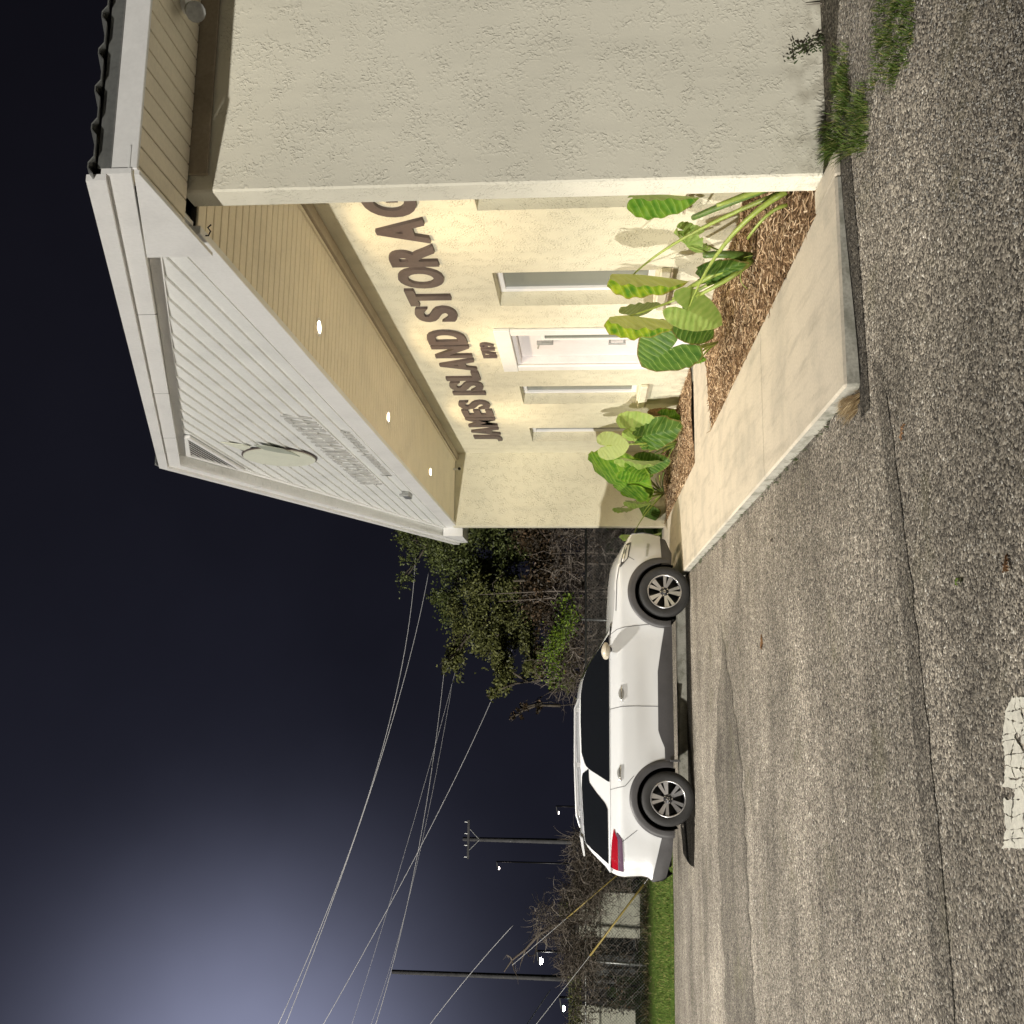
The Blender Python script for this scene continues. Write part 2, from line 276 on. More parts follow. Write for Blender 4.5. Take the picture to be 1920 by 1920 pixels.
ear('ear_dark', (.045, .12, .014), (.11, .21, .03), (.22, .29, .10), (.22, .12, .04))
ear('ear_pale', (.24, .38, .08), (.36, .48, .13), (.36, .44, .16), (.36, .42, .13))
mottle(mat('petiole', (.26, .34, .06), .45), (.26, .34, .06), .15, 8)
mottle(mat('petiole_dark', (.09, .16, .03), .45), (.09, .16, .03), .2, 8)
mottle(mat('dead_leaf', (.24, .13, .06), .8), (.24, .13, .06), .2, 20)

# ------------------------------------------------------------------ building blocks
def rootloc(o):
    while o.parent: o = o.parent
    return o.location
def obj(name, vs, fs, m, parent=None, smooth=False, sharp=None, local=False, uv=None, mats=None, midx=None):
    me = bpy.data.meshes.new(name)
    if parent is not None and not local:
        L = rootloc(parent); vs = [(v[0] - L.x, v[1] - L.y, v[2] - L.z) for v in vs]
    me.from_pydata([tuple(v) for v in vs], [], fs)
    for k in (mats or [m]): me.materials.append(MAT[k])
    if midx: me.polygons.foreach_set('material_index', midx)
    if uv:
        l = me.uv_layers.new(name='UVMap')
        for lp in me.loops: l.data[lp.index].uv = uv[lp.vertex_index]
    me.update()
    if smooth:
        me.polygons.foreach_set('use_smooth', [True] * len(me.polygons))
        if sharp: me.set_sharp_from_angle(angle=R(sharp))
    o = bpy.data.objects.new(name, me); COL.objects.link(o)
    if parent is not None: o.parent = parent
    return o
def tag(o, label=None, cat=None, group=None, kind=None):
    if label: o['label'] = label
    if cat: o['category'] = cat
    if group: o['group'] = group
    if kind: o['kind'] = kind
    return o
def thing(name, loc, label, cat, group=None, rz=0):
    o = bpy.data.objects.new(name, None); COL.objects.link(o); o.location = loc; o.rotation_euler = (0, 0, rz)
    o.empty_display_size = .2
    return tag(o, label, cat, group)
class B:                        # collects shapes into one mesh
    def __init__(s): s.v = []; s.f = []
    def add(s, vs, fs):
        n = len(s.v); s.v += [tuple(v) for v in vs]; s.f += [tuple(i + n for i in f) for f in fs]; return s
    def box(s, x0, x1, y0, y1, z0, z1, bev=0):
        if x0 > x1: x0, x1 = x1, x0
        if y0 > y1: y0, y1 = y1, y0
        if z0 > z1: z0, z1 = z1, z0
        bev = min(bev, .45 * (x1 - x0), .45 * (y1 - y0), .45 * (z1 - z0))
        if bev <= 0:
            vs = [(x, y, z) for z in (z0, z1) for y in (y0, y1) for x in (x0, x1)]
            return s.add(vs, [(0, 2, 3, 1), (4, 5, 7, 6), (0, 1, 5, 4), (2, 6, 7, 3), (0, 4, 6, 2), (1, 3, 7, 5)])
        bm = bmesh.new(); bmesh.ops.create_cube(bm, size=1)
        for v in bm.verts: v.co = (x0 + (v.co.x + .5) * (x1 - x0), y0 + (v.co.y + .5) * (y1 - y0), z0 + (v.co.z + .5) * (z1 - z0))
        bmesh.ops.bevel(bm, geom=bm.edges[:], offset=bev, segments=1, affect='EDGES')
        bm.verts.index_update(); vs = [v.co[:] for v in bm.verts]; fs = [[v.index for v in f.verts] for f in bm.faces]; bm.free()
        return s.add(vs, fs)
    def prism(s, pts, d):       # closed 3D outline pushed along d
        n = len(pts); d = Vector(d); a = [Vector(p) for p in pts]
        return s.add(a + [p + d for p in a], [tuple(range(n))[::-1], tuple(range(n, 2 * n))] + [(i, (i + 1) % n, n + (i + 1) % n, n + i) for i in range(n)])
    def tube(s, pts, rad, k=6, cap=True):
        pts = [Vector(p) for p in pts]; n = len(pts)
        if not isinstance(rad, (list, tuple)): rad = [rad] * n
        base = len(s.v); ref = None
        for i, p in enumerate(pts):
            d = (pts[min(i + 1, n - 1)] - pts[max(i - 1, 0)])
            if d.length < 1e-9: d = Vector((0, 0, 1))
            d.normalize()
            if ref is None: ref = d.orthogonal().normalized()
            u = (ref - d * ref.dot(d))
            u = u.normalized() if u.length > 1e-6 else d.orthogonal().normalized(); ref = u; v = d.cross(u)
            for j in range(k):
                a = 2 * math.pi * j / k; s.v.append(tuple(p + (u * math.cos(a) + v * math.sin(a)) * rad[i]))
        for i in range(n - 1):
            for j in range(k):
                s.f.append((base + i * k + j, base + i * k + (j + 1) % k, base + (i + 1) * k + (j + 1) % k, base + (i + 1) * k + j))
        if cap:
            s.f.append(tuple(base + j for j in range(k))[::-1]); s.f.append(tuple(base + (n - 1) * k + j for j in range(k)))
        return s
    def grid(s, P, flip=False):  # P[i][j] points
        n = len(s.v); a = len(P); c = len(P[0])
        for row in P: s.v += [tuple(p) for p in row]
        for i in range(a - 1):
            for j in range(c - 1):
                q = (n + i * c + j, n + i * c + j + 1, n + (i + 1) * c + j + 1, n + (i + 1) * c + j)
                s.f.append(q[::-1] if flip else q)
        return s
    def lathe(s, c, prof, k=24, axis='y'):
        P = []
        for j in range(k + 1):
            a = 2 * math.pi * j / k; row = []
            for r, h in prof:
                x, z = r * math.cos(a), r * math.sin(a)
                row.append({'y': (c[0] + x, c[1] + h, c[2] + z), 'z': (c[0] + x, c[1] + z, c[2] + h), 'x': (c[0] + h, c[1] + x, c[2] + z)}[axis])
            P.append(row)
        return s.grid(P)
    def blade(s, p, d, side, wdt, bend=None):
        p = Vector(p); d = Vector(d); side = Vector(side).normalized() * wdt; bend = Vector(bend) if bend else Vector((0, 0, 0))
        m_ = p + d * .55 + bend * .25; e = p + d + bend
        return s.add([p - side, p + side, m_ + side * .7, m_ - side * .7, e], [(0, 1, 2, 3), (3, 2, 4)])
    def out(s, name, m, parent=None, **k): return obj(name, s.v, s.f, m, parent, **k)

# ================================================================== SETTING
# ground
g = B(); S = 600
g.add([(-S, -S, 0), (S, -S, 0), (S, S, 0), (-S, S, 0)], [(0, 1, 2, 3)])
ground = tag(g.out('asphalt_ground', 'asphalt'), kind='structure')
def sst(a): a = max(0, min(1, a)); return a * a * (3 - 2 * a)
def gz(x, y): return .003 + .052 * sst((x - 1.45) / 1.5) * sst((y - 2.6) / 2.5)
rm = B(); rm.grid([[(1.40 + .15 * i, 2.55 + .1 * j, gz(1.40 + .15 * i, 2.55 + .1 * j)) for j in range(30)] for i in range(45)], flip=False)
tag(rm.out('asphalt_ramp', 'asphalt', smooth=True), kind='structure')
# wide darker band across the lot and a narrow dark strip
def strip_sheet(name, pts, m, z):
    b = B(); P = [[(a[0], a[1], z + gz(a[0], a[1]) - .003), (c[0], c[1], z + gz(c[0], c[1]) - .003)] for a, c in pts]; b.grid(P); o = b.out(name, m); return tag(o, kind='structure')
pp = []
for i in range(41):
    y = 1990 - i * 20.5
    t_ = (1920 - y) / 720
    k_ = max(0, (t_ - .66) / .38) ** 1.3 * 26; a_ = on_z(1362 - 30 * t_ + 2 * math.sin(i * .9) + min(k_, 24), y); b_ = on_z(1416 - 37 * t_ + 2 * math.sin(i * 1.7) - min(k_, 24), y)
    pp.append((b_, a_))
strip_sheet('asphalt_dark', pp, 'asphalt_dark', .004)
pp = []
for i in range(61):
    y = 2000 - i * 22; t_ = (1920 - y) / 1320
    xx = 1775 - 95 * t_ - 45 * t_ * t_
    wv = 8 + 10 * (1 - t_) + 3 * noise.noise((i * .5, 3, 1))
    pp.append((on_z(xx + wv + 3 * noise.noise((i * .4, 0, 0)), y), on_z(xx - wv + 3 * noise.noise((i * .4, 9, 0)), y)))
strip_sheet('narrow_dark_strip', pp, 'asphalt_dark', .0045)

strip_sheet('kerb_shade_strip', [((x, SWYV - .17 - .03 * math.sin(x * 3), 0), (x, SWYV + .02, 0)) for SWYV in (5.16,) for x in [1.40 + .06 * i for i in range(30)]], 'asphalt_shade', .0075)  # shade along the kerb foot, painted as a strip of darker asphalt
# ------------------------------------------------------------------ sidewalk and bed
SW0, SW1, SWY = 1.57, 2.80, 5.16; SWH = .09
def slab(name, x0, x1, y0, y1, z, bev=.012, bow=0):
    b = B()
    b.box(x0, x1, y0, y1, -.03, z, bev)
    return tag(b.out(name, 'concrete'), kind='structure')
ys = [SWY, 7.6, 10.2, 12.75, 15.3, 18.4]
swk = B().box(SW0 + .03, SW1 - .02, SWY + .03, 18.38, -.03, SWH - .012).out('sidewalk', 'concrete_edge'); tag(swk, kind='structure')
for a_, b_ in zip(ys, ys[1:]):
    o = B().box(SW0, SW1, a_ + .003, b_ - .003, -.02, SWH, .014).out('slab', 'concrete', swk)
    o.data.materials.append(MAT['concrete_edge'])
    for p in o.data.polygons:
        if abs(p.normal.z) < .5: p.material_index = 1
# slab in front of the near wall corner
o = B().box(SW1 + .001, 2.954, SWY + .003, 5.66, -.02, SWH - .004, .01).out('slab', 'concrete', swk)
# path to the door
o = B().box(SW1 + .003, 4.14, 10.95, 12.60, -.02, SWH - .01, .01).out('slab', 'concrete', swk)

kb = B(); kb.box(-1.75, 1.50, 15.02, 15.17, -.02, .135, .02); tag(kb.out('parking_kerb', 'concrete_edge'), 'pale worn concrete parking kerb lying under the car', 'kerb')
def bed_z(x, y):
    return .062 + .04 * noise.noise((x * 1.7, y * 1.1, 2)) + .05 * max(0, min(1, (x - 2.82) / .8)) + .012 * noise.noise((x * 14, y * 14, 5))
bed = B()
for (y0, y1) in ((5.66, 10.95), (12.60, 17.72)):
    P = []
    n = int((y1 - y0) / .07)
    for i in range(n + 1):
        y = y0 + (y1 - y0) * i / n
        P.append([(2.80 + 1.35 * j / 20, y, bed_z(2.80 + 1.35 * j / 20, y)) for j in range(21)])
    bed.grid(P, flip=True)
bedo = tag(bed.out('mulch_bed', 'mulch', smooth=True), kind='structure')
ch = B(); rc = random.Random(3)
for i in range(15000):
    y = rc.uniform(5.66, 17.7)
    if 10.93 < y < 12.62: continue
    x = 2.785 + 1.34 * rc.random() + (rc.random() < .05) * rc.uniform(-.10, 0)
    if x < 2.74: continue
    zt_ = max(bed_z(x, y), SWH if x < 2.805 else 0) + rc.uniform(0, .018)
    L = rc.uniform(.02, .075) * (1.25 if y < 9 else 1); wd = rc.uniform(.003, .010); th = rc.uniform(.002, .005)
    a = rc.uniform(0, math.pi); ti = rc.gauss(0, .3)
    d = Vector((math.cos(a) * math.cos(ti), math.sin(a) * math.cos(ti), math.sin(ti))) * L * .5
    sd = Vector((-math.sin(a), math.cos(a), rc.gauss(0, .3))) * wd
    up_ = Vector((0, 0, th)); p = Vector((x, y, zt_))
    ch.add([p - d - sd, p - d + sd, p + d + sd * .6, p + d - sd * .6, p - d * .8 + up_, p + d * .8 + up_], [(0, 1, 4), (2, 3, 5), (1, 2, 5, 4), (3, 0, 4, 5)])
tag(ch.out('mulch_chips', 'chips'), 'brown shredded bark mulch covering the planting bed', 'mulch', kind='stuff')

# ------------------------------------------------------------------ grass verge
def verge_y(x): return 17.95 + .10 * noise.noise((x * .6, 0, 0)) + .04 * noise.noise((x * 3, 0, 4))
gv = B(); P = []
for i in range(121):
    x = -45 + 75 * i / 120
    P.append([(x, verge_y(x) + 0 * j if j == 0 else 18.0 + (70 - 18) * (j / 12) ** 1.6, .004 + (.05 if j else 0) + (.02 * j if j > 2 else 0)) for j in range(13)])
gv.grid(P, flip=True); tag(gv.out('grass_verge', 'turf', smooth=True), kind='structure')
gb = B(); rg = random.Random(5)
for i in range(52000):
    y = 17.9 + 6.6 * rg.random() ** 1.4; x = rg.uniform(-10.5, 3.2)
    if y < verge_y(x): 
        if rg.random() > .12: continue
    h = rg.uniform(.03, .075) * (1 if y > 18.2 else .7); a = rg.uniform(0, 6.3)
    gb.blade((x, y, .05 if y > 18.15 else .01), (rg.gauss(0, .018), rg.gauss(0, .018), h), (math.cos(a), math.sin(a), 0), rg.uniform(.003, .007))
tag(gb.out('grass', 'grass'), 'short green lawn strip beyond the parking lot', 'grass', kind='stuff')
# weeds and dry litter along the foot of the fence
wb = B()
for i in range(9000):
    x = rg.uniform(-14, 3.5); y = 24.2 + rg.gauss(0, .55); h = rg.uniform(.04, .42) * rg.random() * (.7 + .6 * noise.noise((x * 1.5, 0, 0)))
    a = rg.uniform(0, 6.3)
    wb.blade((x, y, .1), (rg.gauss(0, .12), rg.gauss(0, .1), h), (math.cos(a), math.sin(a), 0), rg.uniform(.004, .012), (rg.gauss(0, .08), 0, -.03))
tag(wb.out('fence_weeds', 'brown_weed'), 'dry brown weeds along the foot of the chain-link fence', 'weeds', kind='stuff')

# ================================================================== BUILDING
WX = 4.15; XG = 2.78; XR = 2.60; SOF = 3.97; YC = 11.70; RIDGE = 6.86; EY0, EY1 = 4.58, 18.82; EZ = 4.06
SL = (RIDGE - EZ) / (YC - EY0)
def roofz(y): return RIDGE - SL * abs(y - YC)
bld = thing('storage_building', (2.9, 11.7, 0), 'cream stucco storage office with white gabled porch front and recessed entrance', 'building')

# --- front wall with openings (one sheet with reveals)
WINS = [(7.22, 8.13), (9.50, 10.42), (13.50, 14.42), (15.88, 16.80)]; WZ0, WZ1 = .70, 2.47
DOOR = (11.30, 12.50); DZ = 2.42
cy = sorted({5.66, 17.74, DOOR[0], DOOR[1], *[a for p in WINS for a in p]}); cz = [0.0, WZ0, DZ, WZ1, 3.97]
fw = B()
def hole(yc, zc):
    if DOOR[0] < yc < DOOR[1] and zc < DZ: return True
    return any(a < yc < b for a, b in WINS) and WZ0 < zc < WZ1
for y0, y1 in zip(cy, cy[1:]):
    for z0, z1 in zip(cz, cz[1:]):
        if not hole((y0 + y1) / 2, (z0 + z1) / 2):
            fw.add([(WX, y0, z0), (WX, y1, z0), (WX, y1, z1), (WX, y0, z1)], [(0, 3, 2, 1)])
for (a, b_), z0, z1 in [(p, WZ0, WZ1) for p in WINS] + [(DOOR, 0.0, DZ)]:
    D = .30
    fw.add([(WX, a, z0), (WX + D, a, z0), (WX + D, a, z1), (WX, a, z1)], [(0, 1, 2, 3)])
    fw.add([(WX, b_, z0), (WX + D, b_, z0), (WX + D, b_, z1), (WX, b_, z1)], [(0, 3, 2, 1)])
    fw.add([(WX, a, z1), (WX + D, a, z1), (WX + D, b_, z1), (WX, b_, z1)], [(0, 1, 2, 3)])
    fw.add([(WX, a, z0), (WX + D, a, z0), (WX + D, b_, z0), (WX, b_, z0)], [(0, 3, 2, 1)])
fw.box(WX + .42, WX + .5, 5.66, 17.74, 0, 3.9)      # inner leaf behind, closes the openings
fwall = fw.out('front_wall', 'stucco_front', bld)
# --- wing walls (near one runs on to the right as the side of the building)
def wing(name, x0, x1, y0, y1, z1, m):
    b = B(); b.box(x0, x1, y0, y1, -.02, z1, .012); return b.out(name, m, bld)
wing('side_wall', 2.955, 10.0, 5.45, 5.65, 4.00, 'stucco')
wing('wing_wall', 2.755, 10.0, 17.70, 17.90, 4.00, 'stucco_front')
B().box(3.06, 10.0, 5.425, 5.449, 3.83, 3.99, .004).out('frieze_band', 'brown_band', bld)  # dark brown band along the top of the side wall
B().box(9.8, 10.0, 5.66, 17.69, 0, 4).out('rear_wall', 'stucco', bld)

# --- windows
for i, (a, b_) in enumerate(WINS):
    X = WX + .20
    wn = B().box(X - .03, X + .05, a + .003, a + .065, WZ0 + .05, WZ1 - .003, .004).box(X - .03, X + .05, b_ - .065, b_ - .003, WZ0 + .05, WZ1 - .003, .004) \
        .box(X - .03, X + .05, a + .065, b_ - .065, WZ1 - .07, WZ1 - .003, .004).box(X - .03, X + .05, a + .065, b_ - .065, WZ0 + .05, WZ0 + .12, .004).out('window', 'white_vinyl', bld)
    B().box(X + .004, X + .010, a + .066, b_ - .066, WZ0 + .121, WZ1 - .071).out('glass', 'window_glass', wn)
    B().box(X + .085, X + .09, a + .06, b_ - .06, WZ0 + .1, WZ1 - .05).out('blind', 'blind', wn)
    sl_ = B(); sl_.prism([(WX - .05, a - .05, WZ0 - .05), (WX - .05, a - .05, WZ0 + .035), (WX + .10, a - .05, WZ0 + .052), (WX + .10, a - .05, WZ0 - .05)], (0, b_ - a + .10, 0))
    # keep the sill outside the jambs
    sl_ = B().box(WX - .06, WX - .002, a - .06, b_ + .06, WZ0 - .075, WZ0 + .03, .01).box(WX - .002, X + .04, a + .003, b_ - .003, WZ0 + .002, WZ0 + .05, .006)
    sl_.out('sill', 'stucco_front', wn)
    B().box(WX - .058, WX - .004, a - .055, b_ + .055, WZ0 - .092, WZ0 - .076).out('drip_strip', 'taupe_trim', wn)

# --- door
dr = B()
dr.box(WX + .09, WX + .135, DOOR[0] + .06, DOOR[1] - .06, .16, DZ - .055, .004)
door = dr.out('door', 'door_paint', bld)
tr_ = B().box(WX - .035, WX - .002, DOOR[0] - .17, DOOR[0] + .004, .13, DZ + .001, .006).box(WX - .035, WX - .002, DOOR[1] - .004, DOOR[1] + .17, .13, DZ + .001, .006) \
    .box(WX - .042, WX - .002, DOOR[0] - .185, DOOR[1] + .185, DZ + .003, DZ + .20, .006)
tr_.out('door_surround', 'white_trim', door)
B().box(WX - .001, WX + .2, DOOR[0] + .003, DOOR[0] + .055, .14, DZ - .003, .004).box(WX - .001, WX + .2, DOOR[1] - .055, DOOR[1] - .003, .14, DZ - .003, .004).box(WX - .001, WX + .2, DOOR[0] + .056, DOOR[1] - .056, DZ - .055, DZ - .003, .004).out('door_frame', 'door_paint', door)
gl = B().box(WX + .082, WX + .089, DOOR[0] + .25, DOOR[0] + .42, 1.02, 2.02).out('glass', 'window_glass', door)
B().box(WX + .068, WX + .088, DOOR[0] + .21, DOOR[0] + .25, .98, 2.06, .003).box(WX + .068, WX + .088, DOOR[0] + .42, DOOR[0] + .46, .98, 2.06, .003).box(WX + .068, WX + .088, DOOR[0] + .251, DOOR[0] + .419, 2.02, 2.06, .003).box(WX + .068, WX + .088, DOOR[0] + .251, DOOR[0] + .419, .98, 1.02, .003).out('lite_frame', 'white_trim', door)
B().box(WX + .04, WX + .088, DOOR[0] + .52, DOOR[0] + .56, 1.92, 2.13, .004).tube([(WX + .05, DOOR[0] + .54, 2.1), (WX + .02, DOOR[0] + .62, 2.12)], .012).out('door_closer', 'galv_metal', door)
B().tube([(WX + .04, DOOR[0] + .54, 1.0), (WX + .04, DOOR[0] + .54, 1.22)], .014, 8).box(WX + .04, WX + .088, DOOR[0] + .528, DOOR[0] + .552, 1.005, 1.03).box(WX + .04, WX + .088, DOOR[0] + .528, DOOR[0] + .552, 1.19, 1.215).out('door_handle', 'galv_metal', door)

# --- porch soffit: separate planks running from the gable to the wall
sof = B().box(XG + .03, WX + .2, 5.66, 17.69, SOF + .02, SOF + .05).out('soffit', 'dark_gap', bld)
PW = .125; n = int((17.69 - 5.66) / PW); pm = None
for i in range(n):
    y0 = 5.66 + i * PW
    if pm is None:
        o = B().box(XG + .05, WX - .13, y0 + .006, y0 + PW - .006, SOF, SOF + .018, .004).out('plank', 'tan_soffit', sof); pm = o
    else:
        o = bpy.data.objects.new('plank', pm.data); COL.objects.link(o); o.parent = sof; o.location = (0, i * PW, 0)
B().box(WX - .13, WX - .002, 5.66, 17.69, SOF - .05, SOF + .018, .006).out('cornice', 'taupe_trim', bld)
B().box(WX - .16, WX - .131, 5.66, 17.69, SOF - .02, SOF + .018, .004).out('cornice_bead', 'tan_soffit', bld)

# --- gable siding: lapped planks
gab = B(); gab.prism([(XG + .05, EY0 + .35, SOF + .03), (XG + .05, EY1 - .35, SOF + .03), (XG + .05, YC, roofz(YC) - .16)], (.03, 0, 0))
gable = gab.out('gable', 'white_siding', bld)
EXP = .150; z = SOF + .19; k = 0
B().box(XG - .012, XG + .045, 5.64, 18.30, SOF - .03, SOF + .19, .004).out('frieze_band', 'white_trim', gable)
while z < RIDGE - .35:
    z1 = min(z + EXP, RIDGE - .18)
    def lim(zz): return (YC - (RIDGE - .10 - zz) / SL, YC + (RIDGE - .10 - zz) / SL)
    a0, b0 = lim(z); a1, b1 = lim(z1 + .012)
    vs = [(XG - .022, a0, z), (XG - .022, b0, z), (XG + .004, b1, z1 + .012), (XG + .004, a1, z1 + .012), (XG + .04, a0, z), (XG + .04, b0, z), (XG + .04, b1, z1 + .012), (XG + .04, a1, z1 + .012)]
    obj('plank', vs, [(0, 3, 2, 1), (4, 5, 6, 7), (0, 1, 5, 4), (2, 3, 7, 6), (1, 2, 6, 5), (0, 4, 7, 3)], 'white_siding', gable)
    # butt joints
    z += EXP; k += 1
# rakes
for s in (-1, 1):
    ye = EY0 if s < 0 else EY1
    def rp(y, dz): return (XR, y, roofz(y) + dz)
    lo_, hi_ = -.215, -.02
    b = B(); b.prism([(XR, ye, EZ + lo_ + .03), (XR, ye, EZ + hi_), (XR, YC, RIDGE + hi_), (XR, YC, RIDGE + lo_)] if s < 0 else [(XR, YC, RIDGE + lo_), (XR, YC, RIDGE + hi_), (XR, ye, EZ + hi_), (XR, ye, EZ + lo_ + .03)], (.03, 0, 0))
    rk = b.out('rake_board', 'white_trim', bld)
    b = B(); b.prism([(XR - .035, ye, EZ - .05), (XR - .035, ye, EZ + .06), (XR - .035, YC, RIDGE + .06), (XR - .035, YC, RIDGE - .05)], (.034, 0, 0)); b.out('rake_trim', 'white_trim', rk)
    # lap joints in the cladding
    for q in (.28, .56, .8):
        y = ye + (YC - ye) * q
        B().box(XR - .0015, XR + .004, y - .002, y + .002, roofz(y) - .21, roofz(y) - .055).out('joint', 'seam', rk)
    # soffit planks under the rake
    L_ = abs(YC - ye) * math.hypot(1, SL); ns = int(L_ / .16); ru = B()
    ang = math.atan(SL) * (1 if s < 0 else -1)
    base = None
    for i in range(ns):
        y = ye + (YC - ye) * (i + .5) / ns; hw = abs(YC - ye) / ns * .5 - .002
        vs = []
        for dx in (XR + .031, XG - .02):
            for dy in (-hw, hw):
                vs.append((dx, y + dy, roofz(y + dy) - .175)); vs.append((dx, y + dy, roofz(y + dy) - .165))
        obj('soffit_plank', vs, [(0, 4, 6, 2), (1, 3, 7, 5), (0, 2, 3, 1), (4, 5, 7, 6), (0, 1, 5, 4), (2, 6, 7, 3)], 'white_siding', rk)
    # inner trim where the siding meets the rake soffit
    b = B(); o1, o2 = -.27, -.18
    b.prism([(XG - .03, ye + s * -.55, roofz(ye + s * -.55) + o1), (XG - .03, ye + s * -.55, roofz(ye + s * -.55) + o2), (XG - .03, YC, RIDGE + o2), (XG - .03, YC, RIDGE + o1)], (.026, 0, 0)); b.out('rake_molding', 'white_trim', rk)
    # flat return board closing the foot of the rake
    y0, y1 = (ye + .02, 5.62) if s < 0 else (17.94, ye - .02)
    b = B(); b.prism([(XR + .004, y0, SOF - .13), (XR + .004, y1, SOF - .13), (XR + .004, y1, roofz(y1) - .20), (XR + .004, y0, roofz(y0) - .20)], (.024 if s < 0 else .30, 0, 0)); b.out('return_board', 'white_trim', rk)
# louvre vent
lv = B(); a0, a1, zz0, zz1 = 10.86, 12.54, 6.20, 6.52
lv.prism([(XG - .035, a0, zz0), (XG - .035, a1, zz0), (XG - .035, YC, zz1)], (.012, 0, 0)); louv = lv.out('gable_vent', 'dark_gap', gable)
b = B(); tw = .055
b.box(XG - .06, XG - .024, a0 - .1, a1 + .1, zz0 - .06, zz0, .004)
for s, e in ((1, a0), (-1, a1)):
    b.prism([(XG - .06, e - s * .12, zz0), (XG - .06, e, zz0), (XG - .06, YC, zz1), (XG - .06, YC, zz1 + .06)], (.035, 0, 0))
b.out('vent_frame', 'white_trim', louv)
for i in range(6):
    z = zz0 + .025 + i * .045; hw = (zz1 - z) / (zz1 - zz0) * (a1 - a0) / 2 - .03
    if hw > .05: b = B(); b.prism([(XG - .058, YC - hw, z), (XG - .058, YC + hw, z), (XG - .036, YC + hw, z + .022), (XG - .036, YC - hw, z + .022)], (0, 0, .009)); b.out('slat', 'white_trim', louv)

# --- roof: ribbed metal sheets
for s in (-1, 1):
    ye = (EY0 - .06) if s < 0 else (EY1 + .06); P = []
    x = XR - .03; i = 0; prof = [(0, 0), (.035, .028), (.065, .028), (.10, 0), (.185, 0)]
    pts = []
    while x < 10.1:
        for dx, dz in prof: pts.append((x + dx, dz))
        x += .22
    P = [[(px_, ye, roofz(ye) + .02 + dz) for px_, dz in pts], [(px_, YC, RIDGE + .02 + dz) for px_, dz in pts]]
    b = B(); b.grid(P, flip=(s > 0)); n0 = len(b.v)
    rf = b.out('roof_sheet', 'roof_metal', bld)
    md = rf.modifiers.new('t', 'SOLIDIFY'); md.thickness = .006
    # eave fascia with drip and soffit planks
    yf = EY0 + .02 if s < 0 else EY1 - .02
    fs_ = B().box(XR + .031, 10.0, yf - .012, yf + .012, SOF - .12, EZ - .03, .003).out('fascia', 'white_trim', bld)
    B().box(XR + .031, 10.0, yf - s * -.014 - .008, yf - s * -.014 + .0, EZ - .07, EZ + .0).out('drip_edge', 'roof_metal', fs_)
    if s < 0:
        sf = B().box(XR + .04, 10.0, EY0 + .05, 5.43, SOF - .005, SOF + .02).out('eave_soffit', 'dark_gap', bld)
        q = XR + .045; base = None
        while q < 6.5:
            if base is None:
                base = B().box(q + .005, q + .115, EY0 + .035, 5.424, SOF - .022, SOF - .006, .003).out('plank', 'tan_soffit', sf); q0 = q
            else:
                o = bpy.data.objects.new('plank', base.data); COL.objects.link(o); o.parent = sf; o.location = (q - q0, 0, 0)
            q += .12
B().box(XR - .02, 10.0, YC - .12, YC + .12, RIDGE + .045, RIDGE + .075, .01).out('ridge_cap', 'roof_metal', bld)

# ------------------------------------------------------------------ lettering
def letter_mesh(ch, hgt, wid, depth, bold, shear=0.0, outline=False):
    cu = bpy.data.curves.new('t', 'FONT'); cu.body = ch; cu.size = 1; cu.offset = bold; cu.extrude = .5; cu.fill_mode = 'BOTH'; cu.shear = shear; cu.resolution_u = 5
    o = bpy.data.objects.new('t', cu); COL.objects.link(o)
    bpy.context.view_layer.update()
    me = bpy.data.meshes.new_from_object(o.evaluated_get(bpy.context.evaluated_depsgraph_get()))
    bpy.data.objects.remove(o)
    xs = [v.co.x for v in me.vertices]; ysx = [v.co.y for v in me.vertices]
    x0, x1, y0, y1 = min(xs), max(xs), min(ysx), max(ysx)
    return me, x0, x1, y0, y1
def put_letter(me, box, yL, width, z0, hgt, X, depth, m, parent, name='letter'):
    """letter on a wall that faces -X: reading direction is -Y; front face at X-depth"""
    x0, x1, y0, y1 = box; L = rootloc(parent)
    for v in me.vertices:
        u = (v.co.x - x0) / (x1 - x0); h = (v.co.y - y0) / (y1 - y0); d = v.co.z + .5
        v.co = (X - d * depth - L.x, yL - u * width - L.y, z0 + h * hgt - L.z)
    me.materials.clear(); me.materials.append(MAT[m]); me.name = name
    o = bpy.data.objects.new(name, me); COL.objects.link(o); o.parent = parent
    return o
LW = dict(J=.34, A=.46, M=.54, E=.37, S=.41, I=.135, L=.35, N=.43, D=.43, T=.41, O=.46, R=.44, G=.46)
sg = thing('wall_sign', (WX, 12, 2.98), 'large raised brown letters reading JAMES ISLAND STORAGE on the stucco front wall', 'sign')
y = 16.66
for c in 'JAMES ISLAND STORAGE':
    if c == ' ': y -= .27; continue
    me, *bx = letter_mesh(c, .48, LW[c],   .06, .038)
    put_letter(me, bx, y, LW[c] * 1.075, 2.985, .485, WX + .001, .034, 'letter_brown', sg)
    y -= LW[c] * 1.075 + .060
hn = thing('house_number', (WX, 11.85, 2.66), 'small raised brown number 1719 above the white door', 'number')
y = 12.15
for c, wd in zip('1719', (.075, .14, .075, .14)):
    me, *bx = letter_mesh(c, .18, wd, .03, .03)
    put_letter(me, bx, y, wd, 2.665, .18, WX + .001, .03, 'letter_brown', hn, 'digit'); y -= wd + .04
gs = thing('gable_sign', (XG, 11.8, 4.2), 'raised pale outline lettering in two lines low on the white gable', 'sign')
